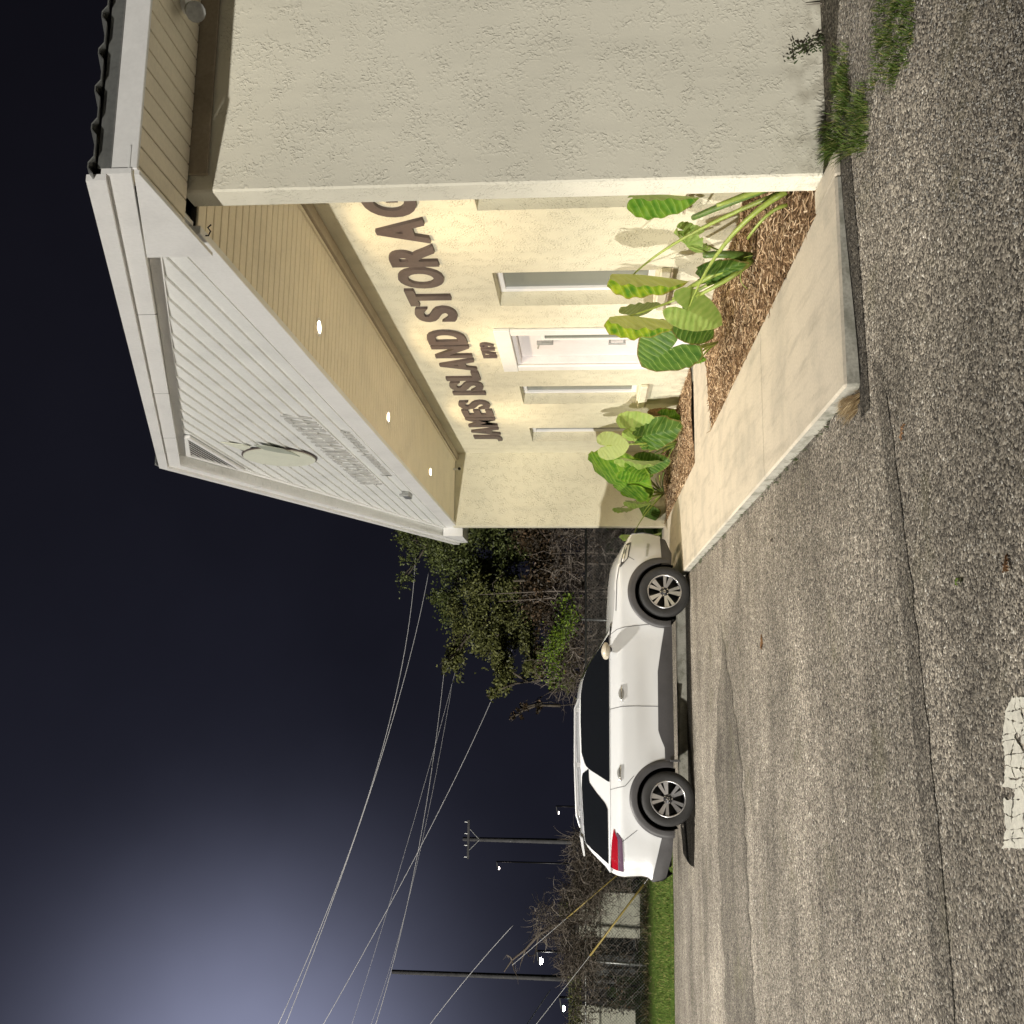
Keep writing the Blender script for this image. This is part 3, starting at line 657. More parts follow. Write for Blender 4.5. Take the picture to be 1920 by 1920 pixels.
def line(txt, yL, yR, z0, h, sh, m, d):
    n = sum(.55 if c == ' ' else (.5 if c in 'Iil' else 1) for c in txt); u = (yL - yR) / n; y = yL
    for c in txt:
        wd = .5 if c in 'Iil' else 1
        if c == ' ': y -= .55 * u; continue
        me, *bx = letter_mesh(c, h, wd, d, .01, sh)
        hh = h if c.isupper() or c in 'tdlbfhki&' else h * .72
        put_letter(me, bx, y, u * wd * .86, z0, hh, XG - .012, d, m, gs); y -= wd * u
line('SOUTHEASTERN PROPERTY', 13.74, 9.90, 4.475, .315, .25, 'outline_grey', .02)
line('Management & Leasing', 13.14, 10.62, 4.215, .14, .25, 'outline_grey', .014)
# oval emblem with a crescent, stem up to a point
em = thing('gable_emblem', (XG, 11.85, 5.4), 'pale oval emblem with a grey crescent on the white gable', 'emblem')
def ell(cy_, cz_, a, b_, n=40, tilt=0): return [(cy_ + a * math.cos(t) * math.cos(tilt) - b_ * math.sin(t) * math.sin(tilt), cz_ + a * math.cos(t) * math.sin(tilt) + b_ * math.sin(t) * math.cos(tilt)) for t in [2 * math.pi * i / n for i in range(n)]]
B().prism([(XG - .026, a, c) for a, c in ell(11.88, 5.42, .50, .47)], (-.012, 0, 0)).out('oval_rim', 'letter_brown', em)
B().prism([(XG - .026, a, c) for a, c in ell(11.88, 5.42, .48, .45)], (-.026, 0, 0)).out('oval_plate', 'emblem_cream', em)
cp = [on_x(x, y, XG - .054) for x, y in ((476, 833.5), (500, 835.5), (530, 841), (549, 848), (562, 855), (545, 850.5), (520, 847), (495, 842))]
B().prism([(XG - .054, p.y, p.z) for p in cp], (-.010, 0, 0)).out('crescent', 'emblem_green', em)
cp = [on_x(x, y, XG - .026) for x, y in ((414, 828), (456, 833), (470, 837), (458, 843))]
B().prism([(XG - .026, p.y, p.z) for p in cp], (-.014, 0, 0)).out('tail', 'emblem_cream', em)
jb = thing('junction_box', (XG - .02, 14.44, 4.18), 'small white box fixture on the gable siding near its far corner', 'fixture')
B().box(XG - .09, XG - .014, 14.30, 14.58, 4.19, 4.30, .01).out('box', 'galv_metal', jb)
B().tube([(XG - .05, 14.44, 4.30), (XG - .05, 14.44, 4.36)], .02).out('knuckle', 'galv_metal', jb)

# ------------------------------------------------------------------ lamps of the porch
for i, (Y, which) in enumerate(((8.42, 'nearest'), (11.58, 'middle'), (14.85, 'farthest'))):
    d = thing('downlight', (3.18, Y, SOF), f'lit round recessed downlight in the tan porch soffit, {which} of three', 'downlight', 'porch downlights')
    B().lathe((3.18, Y, SOF - .002), [(.062, 0), (.085, -.004), (.088, -.010), (.060, -.012), (.060, -.001)], 20, 'z').out('trim_ring', 'lamp_white', d, smooth=True, sharp=40)
    B().lathe((3.18, Y, SOF - .006), [(.0001, 0), (.03, -.003), (.058, 0)], 20, 'z').out('lens', 'lamp_glow', d, smooth=True)
    l = bpy.data.lights.new('downlight_lamp', 'SPOT'); l.energy = 150; l.color = (1, .80, .52); l.spot_size = R(112); l.spot_blend = .85; l.shadow_soft_size = .045
    lo = bpy.data.objects.new('downlight_lamp', l); COL.objects.link(lo); lo.location = (0, 0, -.035); lo.parent = d
    l = bpy.data.lights.new('downlight_spill', 'SPOT'); l.energy = 46; l.color = (1, .74, .42); l.spot_size = R(163); l.spot_blend = .25; l.shadow_soft_size = .05
    lo = bpy.data.objects.new('downlight_spill', l); COL.objects.link(lo); lo.location = (0, 0, -.036); lo.parent = d
sc = thing('security_camera', (3.75, 17.4, 3.8), 'small dark security camera under the soffit at the far wing wall', 'camera')
p = on_y(862, 880, 17.45)
sc.location = p
B().box(p.x - .015, p.x + .015, p.y - .03, p.y + .0, p.z + .02, SOF - .001).out('mount', 'lamp_white', sc)
B().lathe((p.x, p.y - .05, p.z), [(.0001, -.04), (.024, -.035), (.027, 0), (.024, .035), (.0001, .04)], 14, 'y').out('body', 'black_metal', sc, smooth=True)
hk = on_z(377, 442, SOF)
h = thing('ceiling_hook', hk, 'small curled dark hook hanging from the soffit corner', 'hook')
B().tube([hk, hk + Vector((0, 0, -.05)), hk + Vector((.02, -.02, -.07)), hk + Vector((.045, -.02, -.05)), hk + Vector((.06, -.03, -.075))], .005, 6).out('wire_hook', 'black_metal', h, smooth=True)
# flood light on the side wall under the eave
p = on_y(345, 12, 5.18)
fl = thing('flood_light', p, 'grey twin-head security light under the near eave', 'light')
B().lathe((p.x + .02, p.y, SOF - .024), [(.0001, -.03), (.055, -.03), (.06, 0)], 16, 'z').out('base', 'lamp_white', fl, smooth=True, sharp=40)
for s in (-1, 1):
    d = Vector((s * .6, -.55, -.5)).normalized(); q = Vector((p.x + .02 + s * .03, p.y, SOF - .06)); a = q + d * .05; e = q + d * .17
    B().tube([q, a, a + d * .02, e], [.018, .03, .045, .06], 14).out('head', 'galv_metal', fl, smooth=True, sharp=40)

# ------------------------------------------------------------------ parking-lot floodlight (mast just left of the view)
LB = Vector((-7.1, 10.6, 12.0))
lm = thing('lot_light', (LB.x, LB.y, 0), 'tall grey mast with a downward floodlight left of the parked car', 'lamp post')
B().tube([(LB.x - .8, LB.y, 0), (LB.x - .8, LB.y, 12.2)], [.13, .08], 12).out('mast', 'galv_metal', lm, smooth=True, sharp=60)
B().tube([(LB.x - .8, LB.y, 12.1), (LB.x - .25, LB.y, 12.15)], .03, 8).out('arm', 'galv_metal', lm)
B().box(LB.x - .3, LB.x + .3, LB.y - .22, LB.y + .22, 12.06, 12.22, .03).out('head', 'galv_metal', lm)
B().box(LB.x - .24, LB.x + .24, LB.y - .17, LB.y + .17, 12.045, 12.058).out('lens', 'street_glow', lm)
l = bpy.data.lights.new('lot_lamp', 'SPOT'); l.energy = 15500; l.color = (1, .94, .84); l.spot_size = R(100); l.spot_blend = .22; l.shadow_soft_size = .16
lo = bpy.data.objects.new('lot_lamp', l); COL.objects.link(lo); lo.parent = lm; lo.location = (0, 0, 12.0)

# ================================================================== CAR
def pl(pts):                    # piecewise-linear function
    pts = sorted(pts)
    def f(x):
        if x <= pts[0][0]: return pts[0][1]
        for (a, b), (c, d) in zip(pts, pts[1:]):
            if x <= c: return b + (d - b) * (x - a) / (c - a) if c > a else d
        return pts[-1][1]
    return f
def sm(pts, n=3):               # smoothed version
    f = pl(pts); xs = [p[0] for p in pts]; h = (max(xs) - min(xs)) / 60
    return lambda x: (f(x - 2 * h) + 2 * f(x - h) + 3 * f(x) + 2 * f(x + h) + f(x + 2 * h)) / 9
car = thing('parked_car', (-1.69, 15.08, 0), 'white SUV with black wheel-arch cladding parked nose-in at the sidewalk', 'car', rz=R(3.2))
WHL = ((0.0, .372), (2.90, .372)); RO = .435
wplan = sm([(-1.2, .74), (-1.1, .80), (-.98, .86), (-.8, .915), (-.5, .955), (0, .975), (1.4, .98), (2.6, .98), (3.0, .97), (3.3, .935), (3.5, .88), (3.65, .80), (3.75, .72), (3.85, .58)])
fz = sm([(.2, -.05), (.35, -.02), (.5, -.012), (.62, 0), (.8, .004), (.95, .0), (1.02, -.004), (1.045, -.028), (1.1, -.05), (1.18, -.085), (1.3, -.13)])
def bulge(x, z):                # flared arches
    s = 0
    for cx, cz in WHL:
        r_ = math.hypot(x - cx, z - cz); s += .022 * math.exp(-((r_ - .46) / .13) ** 2)
    # scooped door
    s -= .022 * math.exp(-((z - .62) / .14) ** 2) * max(0, 1 - ((x - 1.45) / .95) ** 2)
    return s
def W(x, z): return wplan(x) + fz(z) + bulge(x, z)
zt = sm([(-1.2, 1.17), (2.2, 1.17), (2.45, 1.115), (2.9, 1.085), (3.2, 1.055), (3.45, 1.0), (3.65, .92), (3.85, .80)])
zc = sm([(-1.2, 1.19), (2.2, 1.20), (2.45, 1.20), (2.84, 1.19), (3.15, 1.17), (3.46, 1.125), (3.65, 1.06), (3.75, .99), (3.85, .86)])
zsill = pl([(-1.2, .42), (-.8, .35), (-.5, .32), (0, .30), (2.9, .30), (3.4, .31), (3.85, .40)])
def zb(x):
    v = zsill(x)
    for cx, cz in WHL:
        if abs(x - cx) < RO: v = max(v, cz + math.sqrt(RO * RO - (x - cx) ** 2))
    return v
xr = sm([(.2, -.94), (.33, -1.02), (.45, -1.11), (.6, -1.13), (.64, -1.075), (.75, -1.06), (1.0, -1.08), (1.1, -1.06), (1.2, -1.0)])
xf = sm([(.2, 3.62), (.32, 3.78), (.5, 3.83), (.65, 3.85), (.8, 3.84), (.95, 3.77), (1.05, 3.70)])
def warp(x, z):
    if x < -.6: t_ = (-.6 - x) / .53; return -.6 + t_ * (xr(z) + .6)
    if x > 3.3: t_ = (x - 3.3) / .55; return 3.3 + t_ * (xf(z) - 3.3)
    return x
xs = []
q = -1.13
while q < 3.851:
    xs.append(q)
    near = min(abs(abs(q - cx) - RO) for cx, _ in WHL)
    q += .008 if near < .03 else (.025 if (q < -.55 or q > 3.2) else .05)
xs[-1] = 3.85
ns_, nt_ = 22, 10
def ring(x, sgn):
    a, b = zb(x), zt(x); row = []
    for i in range(ns_ + 1):
        z = a + (b - a) * i / ns_; row.append((warp(x, z), sgn * W(x, z), z))
    w0 = W(x, b); c = zc(x)
    for i in range(1, nt_ + 1):
        s_ = i / nt_; z = b + (c - b) * math.sin(s_ * math.pi / 2) ** .8; row.append((warp(x, z), sgn * w0 * (1 - s_), z))
    return row
bd = B()
bd.grid([ring(x, -1) for x in xs], flip=False); bd.grid([ring(x, 1) for x in xs], flip=True)
for x, fl_ in ((xs[0], True), (xs[-1], False)):
    a = ring(x, -1)[:ns_ + 1]; b = ring(x, 1)[:ns_ + 1]
    P = [[tuple(p[k] + (q_[k] - p[k]) * j / 8 + ((.035 if k == 0 and not fl_ else (-.03 if k == 0 else 0)) * (1 - (2 * j / 8 - 1) ** 2)) for k in range(3)) for j in range(9)] for p, q_ in zip(a, b)]
    bd.grid(P, flip=fl_)
body = obj('body', bd.v, bd.f, 'car_paint', car, smooth=True, sharp=50, local=True)
wm = body.modifiers.new('w', 'WELD'); wm.merge_threshold = .0006
# underbody
ub = B().box(-.95, 3.6, -.60, .60, .30, .60, .02).box(.5, 2.42, -.90, .90, .275, .5, .02)
ub.out('underbody', 'car_under', car, local=True)
# greenhouse
zr = sm([(-1.05, 1.17), (-1.0, 1.20), (-.75, 1.50), (-.66, 1.575), (-.4, 1.60), (0, 1.625), (.5, 1.65), (.9, 1.665), (1.3, 1.665), (1.6, 1.62), (1.83, 1.52), (2.07, 1.36), (2.4, 1.17), (2.45, 1.15)])
def ysd(x, z): return W(x, 1.175) + .005 - .225 * ((z - 1.175) / .45) - .03 * ((z - 1.175) / .45) ** 2
def gring(x, sgn):
    top = zr(x); ze = max(1.172, top - .035 - .03 * max(0, min(1, (top - 1.2) / .4))); row = []
    for i in range(9):
        z = 1.168 + (ze - 1.168) * i / 8; row.append((x, sgn * ysd(x, z), z))
    y0 = ysd(x, ze)
    for i in range(1, 9):
        s_ = i / 8; row.append((x, sgn * y0 * (1 - s_), ze + (top - ze) * math.sin(s_ * math.pi / 2) ** .7))
    return row
gx = [-1.02 + i * (3.46 / 90) for i in range(91)]
gr_ = B(); gr_.grid([gring(x, -1) for x in gx]); gr_.grid([gring(x, 1) for x in gx], flip=True)
cab = obj('cabin_shell', gr_.v, gr_.f, 'car_paint', car, smooth=True, sharp=45, local=True)
cab.modifiers.new('w', 'WELD').merge_threshold = .0006
def patch(name, lo, hi, x0, x1, surf, off, m, parent, n=40, k=6, both=True, thick=0):
    for sgn in ((-1, 1) if both else (-1,)):
        bb = B(); P = []
        for i in range(n + 1):
            x = x0 + (x1 - x0) * i / n; a, c = lo(x), hi(x)
            P.append([(warp(x, a + (c - a) * j / k) if surf is W else x, sgn * (surf(x, a + (c - a) * j / k) + off), a + (c - a) * j / k) for j in range(k + 1)])
        bb.grid(P, flip=(sgn > 0))
        if thick:               # turn the rim inwards
            edge = [r_[0] for r_ in P] + P[-1][1:] + [r_[-1] for r_ in P[::-1]][1:] + P[0][::-1][1:]
            bb.grid([edge, [(e[0], e[1] - sgn * thick, e[2]) for e in edge]], flip=(sgn < 0))
        o = obj(name, bb.v, bb.f, m, parent, smooth=True, sharp=35, local=True); res = o if sgn < 0 else res
    return res
# side glass: doors, then the quarter behind the slanted white blade
belt = lambda x: 1.178
hi1 = pl([(.21, 1.20), (.37, 1.47), (.43, 1.525), (.6, 1.575), (1.04, 1.59), (1.41, 1.588), (1.62, 1.555), (1.82, 1.485), (1.99, 1.375), (2.28, 1.18)])
patch('side_glass', belt, hi1, .21, 2.28, ysd, .006, 'car_glass', cab, 60, 8, thick=.012)
loq = pl([(-.90, 1.195), (-.16, 1.205), (-.08, 1.245), (.05, 1.36), (.19, 1.465), (.37, 1.475)])
hiq = pl([(-.90, 1.20), (-.72, 1.43), (-.64, 1.515), (-.55, 1.53), (.13, 1.572), (.30, 1.565), (.37, 1.48)])
patch('quarter_glass', loq, hiq, -.90, .37, ysd, .007, 'car_glass', cab, 40, 6, thick=.012)
# black B-pillar cover and divider
patch('pillar_cover', belt, pl([(1.16, 1.588), (1.24, 1.588)]), 1.16, 1.24, ysd, .009, 'car_glass', cab, 4, 6)
def toppatch(name, x0, x1, inset, off, m):
    bb = B(); P = []
    for i in range(25):
        x = x0 + (x1 - x0) * i / 24; r_ = gring(x, -1); l_ = gring(x, 1); full = r_[9:] + l_[9:-1][::-1] if False else r_[8:] + l_[8:-1][::-1]
        P.append([(p[0], p[1] * inset, p[2] + off) for p in full])
    bb.grid(P); return obj(name, bb.v, bb.f, m, cab, smooth=True, local=True)
toppatch('windshield', 1.66, 2.36, .93, .006, 'car_glass')
toppatch('rear_window', -.97, -.72, .92, .006, 'car_glass')
# spoiler
sp_ = B(); sp_.prism([(-.55, -.62, 1.60), (-.83, -.60, 1.545), (-.83, -.60, 1.52), (-.58, -.62, 1.555)], (0, 1.22, 0)); obj('spoiler', sp_.v, sp_.f, 'car_paint', car, local=True)
# roof rails
for s in (-1, 1):
    rr = B(); pts = [(1.36, s * .635, 1.615), (1.22, s * .635, 1.668), (.4, s * .635, 1.668), (-.28, s * .635, 1.64), (-.44, s * .635, 1.59)]
    rr.tube(pts, [.012, .018, .018, .018, .012], 8)
    for x in (1.2, .42, -.25): rr.box(x - .03, x + .03, s * .635 - .010, s * .635 + .010, 1.59, 1.655)
    obj('roof_rail', rr.v, rr.f, 'rail_silver', car, smooth=True, sharp=50, local=True)
# cladding
def arch(cx, cz, a0, a1, name):
    for sgn in (-1, 1):
        bb = B(); P = []
        for i in range(49):
            a = R(a0 + (a1 - a0) * i / 48); row = []
            for rr_, off in ((RO - .012, -.10), (RO - .012, .012), (RO - .004, .024), (RO + .05, .026), (RO + .085, .018), (RO + .098, .002)):
                x = cx + rr_ * math.cos(a); z = cz + rr_ * math.sin(a); z = max(z, .285)
                row.append((warp(x, z), sgn * (W(x, z) + off), z))
            P.append(row)
        bb.grid(P, flip=(sgn < 0))
        obj(name, bb.v, bb.f, 'car_black', car, smooth=True, sharp=40, local=True)
for cx, cz in WHL: arch(cx, cz, -12, 192, 'arch_cladding')
sill_hi = pl([(.50, .40), (.70, .405), (.80, .45), (.92, .49), (1.75, .485), (2.1, .43), (2.35, .385), (2.42, .385)])
patch('sill_cladding', lambda x: .272, sill_hi, .50, 2.42, W, .020, 'car_black', car, 40, 6, thick=.05)
rb_hi = pl([(-1.13, .60), (-1.0, .575), (-.77, .52), (-.49, .455), (-.42, .45)])
patch('rear_bumper_cladding', pl([(-1.13, .40), (-.8, .32), (-.42, .30)]), rb_hi, -1.13, -.42, W, .012, 'car_black', car, 24, 6, thick=.05)
patch('front_bumper_cladding', pl([(3.3, .26), (3.6, .24), (3.80, .32)]), pl([(3.3, .40), (3.5, .40), (3.80, .40)]), 3.31, 3.80, W, .012, 'car_black', car, 20, 5, thick=.05)
rbx = B(); P = [[(xr(z) - .05 * (1 - (j / 8 - 1) ** 2), -.80 + 1.6 * j / 16, z) for j in range(17)] for z in (.30, .36, .42, .5, .56)]
rbx.grid(P, flip=True); obj('rear_bumper_cladding', rbx.v, rbx.f, 'car_black', car, smooth=True, local=True)
# lights
tl_lo = pl([(-1.04, 1.06), (-.57, 1.07), (-.43, 1.118)]); tl_hi = pl([(-1.04, 1.165), (-.6, 1.15), (-.43, 1.125)])
patch('tail_light', tl_lo, tl_hi, -1.04, -.43, W, .012, 'tail_red', car, 20, 4, thick=.03)
patch('tail_light', pl([(-1.04, .985), (-.57, 1.005), (-.48, 1.07)]), pl([(-1.04, 1.057), (-.57, 1.068), (-.48, 1.09)]), -1.04, -.48, W, .011, 'tail_dark', car, 20, 4, thick=.03)
hl_lo = pl([(3.27, 1.0), (3.42, .885), (3.70, .835)]); hl_hi = pl([(3.27, 1.012), (3.40, .99), (3.62, .945), (3.70, .90)])
hlb = patch('headlight', hl_lo, hl_hi, 3.27, 3.70, W, .006, 'car_black', car, 24, 4, thick=.03)
patch('lens', lambda x: hl_lo(x) + .018, lambda x: max(hl_lo(x) + .02, hl_hi(x) - .045), 3.36, 3.66, W, .012, 'lens_clear', hlb, 20, 3)
patch('lens', lambda x: hl_hi(x) - .034, lambda x: hl_hi(x) - .012, 3.36, 3.66, W, .012, 'chrome', hlb, 20, 2)
patch('air_curtain', pl([(3.44, .60), (3.66, .56)]), pl([(3.44, .63), (3.66, .60)]), 3.44, 3.66, W, .006, 'galv_metal', car, 10, 3)
# shut lines
def seam(pts, off=.004, wd=.0035, surf=W, par=None, nm='shut_line'):
    bb = B(); f_ = []
    for (a, b), (c, d) in zip(pts, pts[1:]):
        for i in range(8): f_.append((a + (c - a) * i / 8, b + (d - b) * i / 8))
    f_.append(pts[-1])
    for sgn in (-1, 1):
        bb = B(); P = []
        for i, (x, z) in enumerate(f_):
            x2, z2 = f_[min(i + 1, len(f_) - 1)]; x1, z1 = f_[max(i - 1, 0)]
            dx, dz = x2 - x1, z2 - z1; l_ = math.hypot(dx, dz) or 1; nx, nz = -dz / l_ * wd, dx / l_ * wd
            P.append([(warp(x - nx, z - nz), sgn * (surf(x - nx, z - nz) + off), z - nz), (warp(x + nx, z + nz), sgn * (surf(x + nx, z + nz) + off), z + nz)])
        bb.grid(P, flip=(sgn > 0)); obj(nm, bb.v, bb.f, 'seam', par or car, local=True)
seam([(2.42, .40), (2.42, .60), (2.40, .80), (2.38, .95), (2.35, 1.06), (2.27, 1.165)])
seam([(1.26, .40), (1.26, .80), (1.25, 1.0), (1.21, 1.17)])
seam([(.30, .84), (.16, .96), (.12, 1.11), (.10, 1.17)])
seam([(3.38, .80), (3.46, .90)]); seam([(2.62, 1.075), (3.06, 1.06), (3.30, 1.02)], wd=.005)
seam([(-.43, .80), (-.60, 1.02)]); seam([(-.60, 1.535), (-.56, 1.60)], surf=lambda x, z: ysd(x, z) - .02)
# handles
for hx, hz in ((1.43, 1.005), (.33, 1.03)):
    for sgn in (-1, 1):
        y = sgn * W(hx, hz)
        hb = B(); hb.tube([(hx + .11, y + sgn * .004, hz), (hx + .09, y + sgn * .020, hz), (hx - .09, y + sgn * .020, hz), (hx - .11, y + sgn * .004, hz)], [.008, .012, .012, .008], 8)
        hd = obj('door_handle', hb.v, hb.f, 'chrome', car, smooth=True, local=True)
        cb = B(); cb.prism([(hx + .075 * math.cos(t_), y + sgn * .003, hz + .042 * math.sin(t_)) for t_ in [2 * math.pi * i / 20 for i in range(20)]], (0, sgn * .004, 0))
        obj('handle_cup', cb.v, cb.f, 'galv_metal', hd, local=True)
# mirrors
for sgn in (-1, 1):
    mb = B(); P = []
    for i in range(9):
        u = i / 8; x = 1.93 + .20 * u; r_ = math.sin(math.pi * (.12 + .80 * u)) ** .6
        P.append([(x + (.02 * math.cos(a)), sgn * (1.03 + .095 * r_ * math.cos(a)), 1.225 + .066 * r_ * math.sin(a)) for a in [2 * math.pi * j / 16 for j in range(17)]])
    mb.grid(P, flip=(sgn > 0)); mb.add([P[0][j] for j in range(16)], [tuple(range(16))]); mb.add([P[-1][j] for j in range(16)], [tuple(range(16))[::-1]])
    mo_ = obj('mirror', mb.v, mb.f, 'mirror_shell', car, smooth=True, sharp=50, local=True)
    ft = B().tube([(2.06, sgn * .88, 1.16), (2.05, sgn * .97, 1.20), (2.03, sgn * 1.02, 1.23)], [.045, .035, .05], 10); obj('mirror_foot', ft.v, ft.f, 'car_black', mo_, smooth=True, local=True)
# number plate area and mud flaps
for s in (-1, 1):
    mf = B().box(.50, .53, s * .93 - .09, s * .93 + .06, .19, .33, .004); obj('mud_flap', mf.v, mf.f, 'car_black', car, local=True)
    # wheel wells
    for cx, cz in WHL:
        wl = B(); P = []
        for i in range(25):
            a = R(-20 + 220 * i / 24); P.append([(cx + (RO - .014) * math.cos(a), s * yy, cz + (RO - .014) * math.sin(a)) for yy in (.93, .56)])
        wl.grid(P); wl.add([(cx + (RO - .014) * math.cos(R(a)), s * .56, cz + (RO - .014) * math.sin(R(a))) for a in range(-20, 201, 10)], [tuple(range(23))])
        obj('wheel_well', wl.v, wl.f, 'car_under', car, smooth=True, sharp=40, local=True)
# wheels
def wheel(cx, cz, sgn, rot):
    y = sgn * .90; RT = .372
    tb = B(); prof = [(.245, -.115), (.262, -.122), (.31, -.128), (.345, -.12), (.365, -.10), (RT, -.07), (RT, .07), (.365, .10), (.345, .12), (.31, .128), (.262, .122), (.245, .115)]
    tb.lathe((cx, y, cz), prof, 48)
    wh = obj('wheel', tb.v, tb.f, 'tyre', car, smooth=True, sharp=60, local=True)
    rb = B(); o_ = sgn * .10
    rb.lathe((cx, y, cz), [(.246, sgn * .112), (.238, sgn * .118), (.226, sgn * .112), (.220, sgn * .06), (.215, -sgn * .05), (.0001, -sgn * .05)], 48); obj('rim', rb.v, rb.f, 'rim_dark', wh, smooth=True, sharp=40, local=True)
    lp = B(); lp.lathe((cx, y, cz), [(.247, sgn * .113), (.243, sgn * .1185), (.230, sgn * .1165), (.2285, sgn * .111)], 48); obj('rim_lip', lp.v, lp.f, 'rim_silver', wh, smooth=True, local=True)
    for i in range(10):         # five pairs of spokes
        a = rot + 2 * math.pi * (i // 2) / 5 + (.215 if i % 2 else -.215)
        c = Vector((math.cos(a), 0, math.sin(a))); t_ = Vector((-math.sin(a), 0, math.cos(a))); wide = .026 if i % 2 else .036
        P0 = Vector((cx, y, cz)); f0 = sgn * .085; f1 = sgn * .108
        tw_ = -.018 if i % 2 else .018
        pts = [c * .05 + t_ * (-.014 + tw_ * .2), c * .05 + t_ * (.014 + tw_ * .2), c * .231 + t_ * wide, c * .231 - t_ * wide]
        sb = B(); top = [P0 + p + Vector((0, f0 if k < 2 else f1, 0)) for k, p in enumerate(pts)]; bot = [p - Vector((0, sgn * .045, 0)) for p in top]
        sb.add(top + bot, [(0, 1, 2, 3), (7, 6, 5, 4), (0, 4, 5, 1), (1, 5, 6, 2), (2, 6, 7, 3), (3, 7, 4, 0)])
        o = obj('spoke', sb.v, sb.f, 'rim_silver', wh, local=True); o.data.materials.append(MAT['rim_dark'])
        for pl_ in o.data.polygons:
            if abs(pl_.normal.y) < .8: pl_.material_index = 1
    hb = B(); hb.lathe((cx, y, cz), [(.0001, sgn * .104), (.026, sgn * .102), (.034, sgn * .095), (.068, sgn * .085), (.075, sgn * .06), (.075, 0)], 24); obj('hub_cap', hb.v, hb.f, 'rim_dark', wh, smooth=True, sharp=40, local=True)
    eb = B()
    eb.lathe((cx, y, cz), [(.024, sgn * .1035), (.021, sgn * .1065), (.017, sgn * .1065), (.015, sgn * .1035)], 24).box(cx - .022, cx + .022, y + sgn * .1035, y + sgn * .1065, cz - .003, cz + .003)
    obj('emblem', eb.v, eb.f, 'chrome', wh, local=True)
    for i in range(5):
        a = rot + 2 * math.pi * (i + .5) / 5
        nb_ = B().tube([(cx + .056 * math.cos(a), y + sgn * .08, cz + .056 * math.sin(a)), (cx + .056 * math.cos(a), y + sgn * .1, cz + .056 * math.sin(a))], .009, 6); obj('lug_nut', nb_.v, nb_.f, 'chrome', wh, local=True)
for (cx, cz), rt in zip(WHL, (.35, 1.0)):
    wheel(cx, cz, -1, rt); wheel(cx, cz, 1, rt + .4)

# ================================================================== ELEPHANT EARS
ANG = [(0, 1.0), (10, .90), (22, .76), (40, .61), (60, .53), (85, .49), (110, .50), (130, .52), (148, .52), (160, .46), (168, .35), (174, .2), (178, .08)]
rfun = pl(ANG)
def leaf(parent, A, T, nrm, m, wr=1.0, fold=.25, droop=.25, wave=.05, seed=0, name='leaf'):
    A = Vector(A); T = Vector(T); X = T - A; L = X.length; X.normalize(); n_ = Vector(nrm); n_ = (n_ - X * n_.dot(X)).normalized(); Y = n_.cross(X)
    vs = [A]; uv = [(0, 0)]; fs = []; K = 48; J = 7
    for j in range(1, J + 1):
        s_ = j / J
        for i in range(K + 1):
            ph = -178 + 356 * i / K; r_ = rfun(abs(ph)) * s_; a = R(ph)
            x = r_ * math.cos(a); y = r_ * math.sin(a) * wr
            z = -fold * abs(y) - droop * (max(0, x) ** 2) * .8 - .35 * droop * max(0, -x) ** 2 + wave * s_ * s_ * (noise.noise((ph * .035, seed * 3.7, 0)) + .5 * math.sin(ph * .21 + seed)) * (.4 + abs(y))
            vs.append(A + (X * x + Y * y + n_ * z) * L); uv.append((x - .62 * abs(y), s_))
    for i in range(K): fs.append((0, 1 + i, 2 + i))
    for j in range(J - 1):
        for i in range(K):
            a = 1 + j * (K + 1) + i; fs.append((a, a + K + 1, a + K + 2, a + 1))
    return obj(name, vs, fs, m, parent, smooth=True, uv=uv)
def bez(a, b, c, n=10): return [a * (1 - t) ** 2 + b * 2 * t * (1 - t) + c * t * t for t in [i / n for i in range(n + 1)]]
def stem(parent, a, c, up_=.25, r0=.016, r1=.006, m='petiole', mid=None):
    a = Vector(a); c = Vector(c); b = Vector(mid) if mid is not None else a.lerp(c, .55) + Vector((0, 0, up_))
    return B().tube(bez(a, b, c), [r0 + (r1 - r0) * i / 10 for i in range(11)], 8).out('petiole', m, parent, smooth=True)
def px_leaf(parent, A, T, XA, XT, nrm, m, **k):
    """leaf from two photo pixels and the distance of the bed they stand in"""
    a = on_x(*A, XA); t_ = on_x(*T, XT); leaf(parent, a, t_, nrm, m, **k); return a
def plant(base_px, z, label, group='elephant ear plants along the front wall'):
    p = on_z(*base_px, z); return thing('elephant_ear', p, label, 'plant', group), p
CAMN = Vector((-.25, -1, .15))
# clump beside the near wall
pA, bA = plant((1452, 352), .13, 'elephant ear plant half hidden behind the near wall, long arching stalks')
bA = Vector((3.30, 6.25, .12)); pA.location = bA
a = px_leaf(pA, (1218, 364), (1312, 366), 3.62, 3.60, (-.97, .10, .12), 'ear_green', wr=1.05, fold=-.62, droop=-.05, wave=.05, seed=1)
stem(pA, bA + Vector((.1, .1, 0)), a, .0, .02, .008, mid=on_x(1330, 340, 3.5))
a2 = on_x(1188, 514, 3.45); stem(pA, bA + Vector((.05, .15, 0)), a2, 0, .02, .006, mid=on_x(1265, 440, 3.5))
a4 = on_x(1290, 582, 3.12); stem(pA, bA + Vector((0, .05, 0)), a4, 0, .024, .006, mid=on_x(1345, 430, 3.15))
stem(pA, bA + Vector((-.1, .05, 0)), on_x(1402, 447, 3.1), 0, .014, .010, mid=on_x(1440, 390, 3.15))
stem(pA, bA + Vector((.1, .1, .0)), on_x(1300, 408, 3.5), 0, .03, .022, m='petiole_dark', mid=on_x(1370, 378, 3.4))
stem(pA, bA + Vector((.06, .0, .0)), on_x(1345, 385, 3.3), 0, .03, .015, m='petiole', mid=on_x(1400, 365, 3.3))
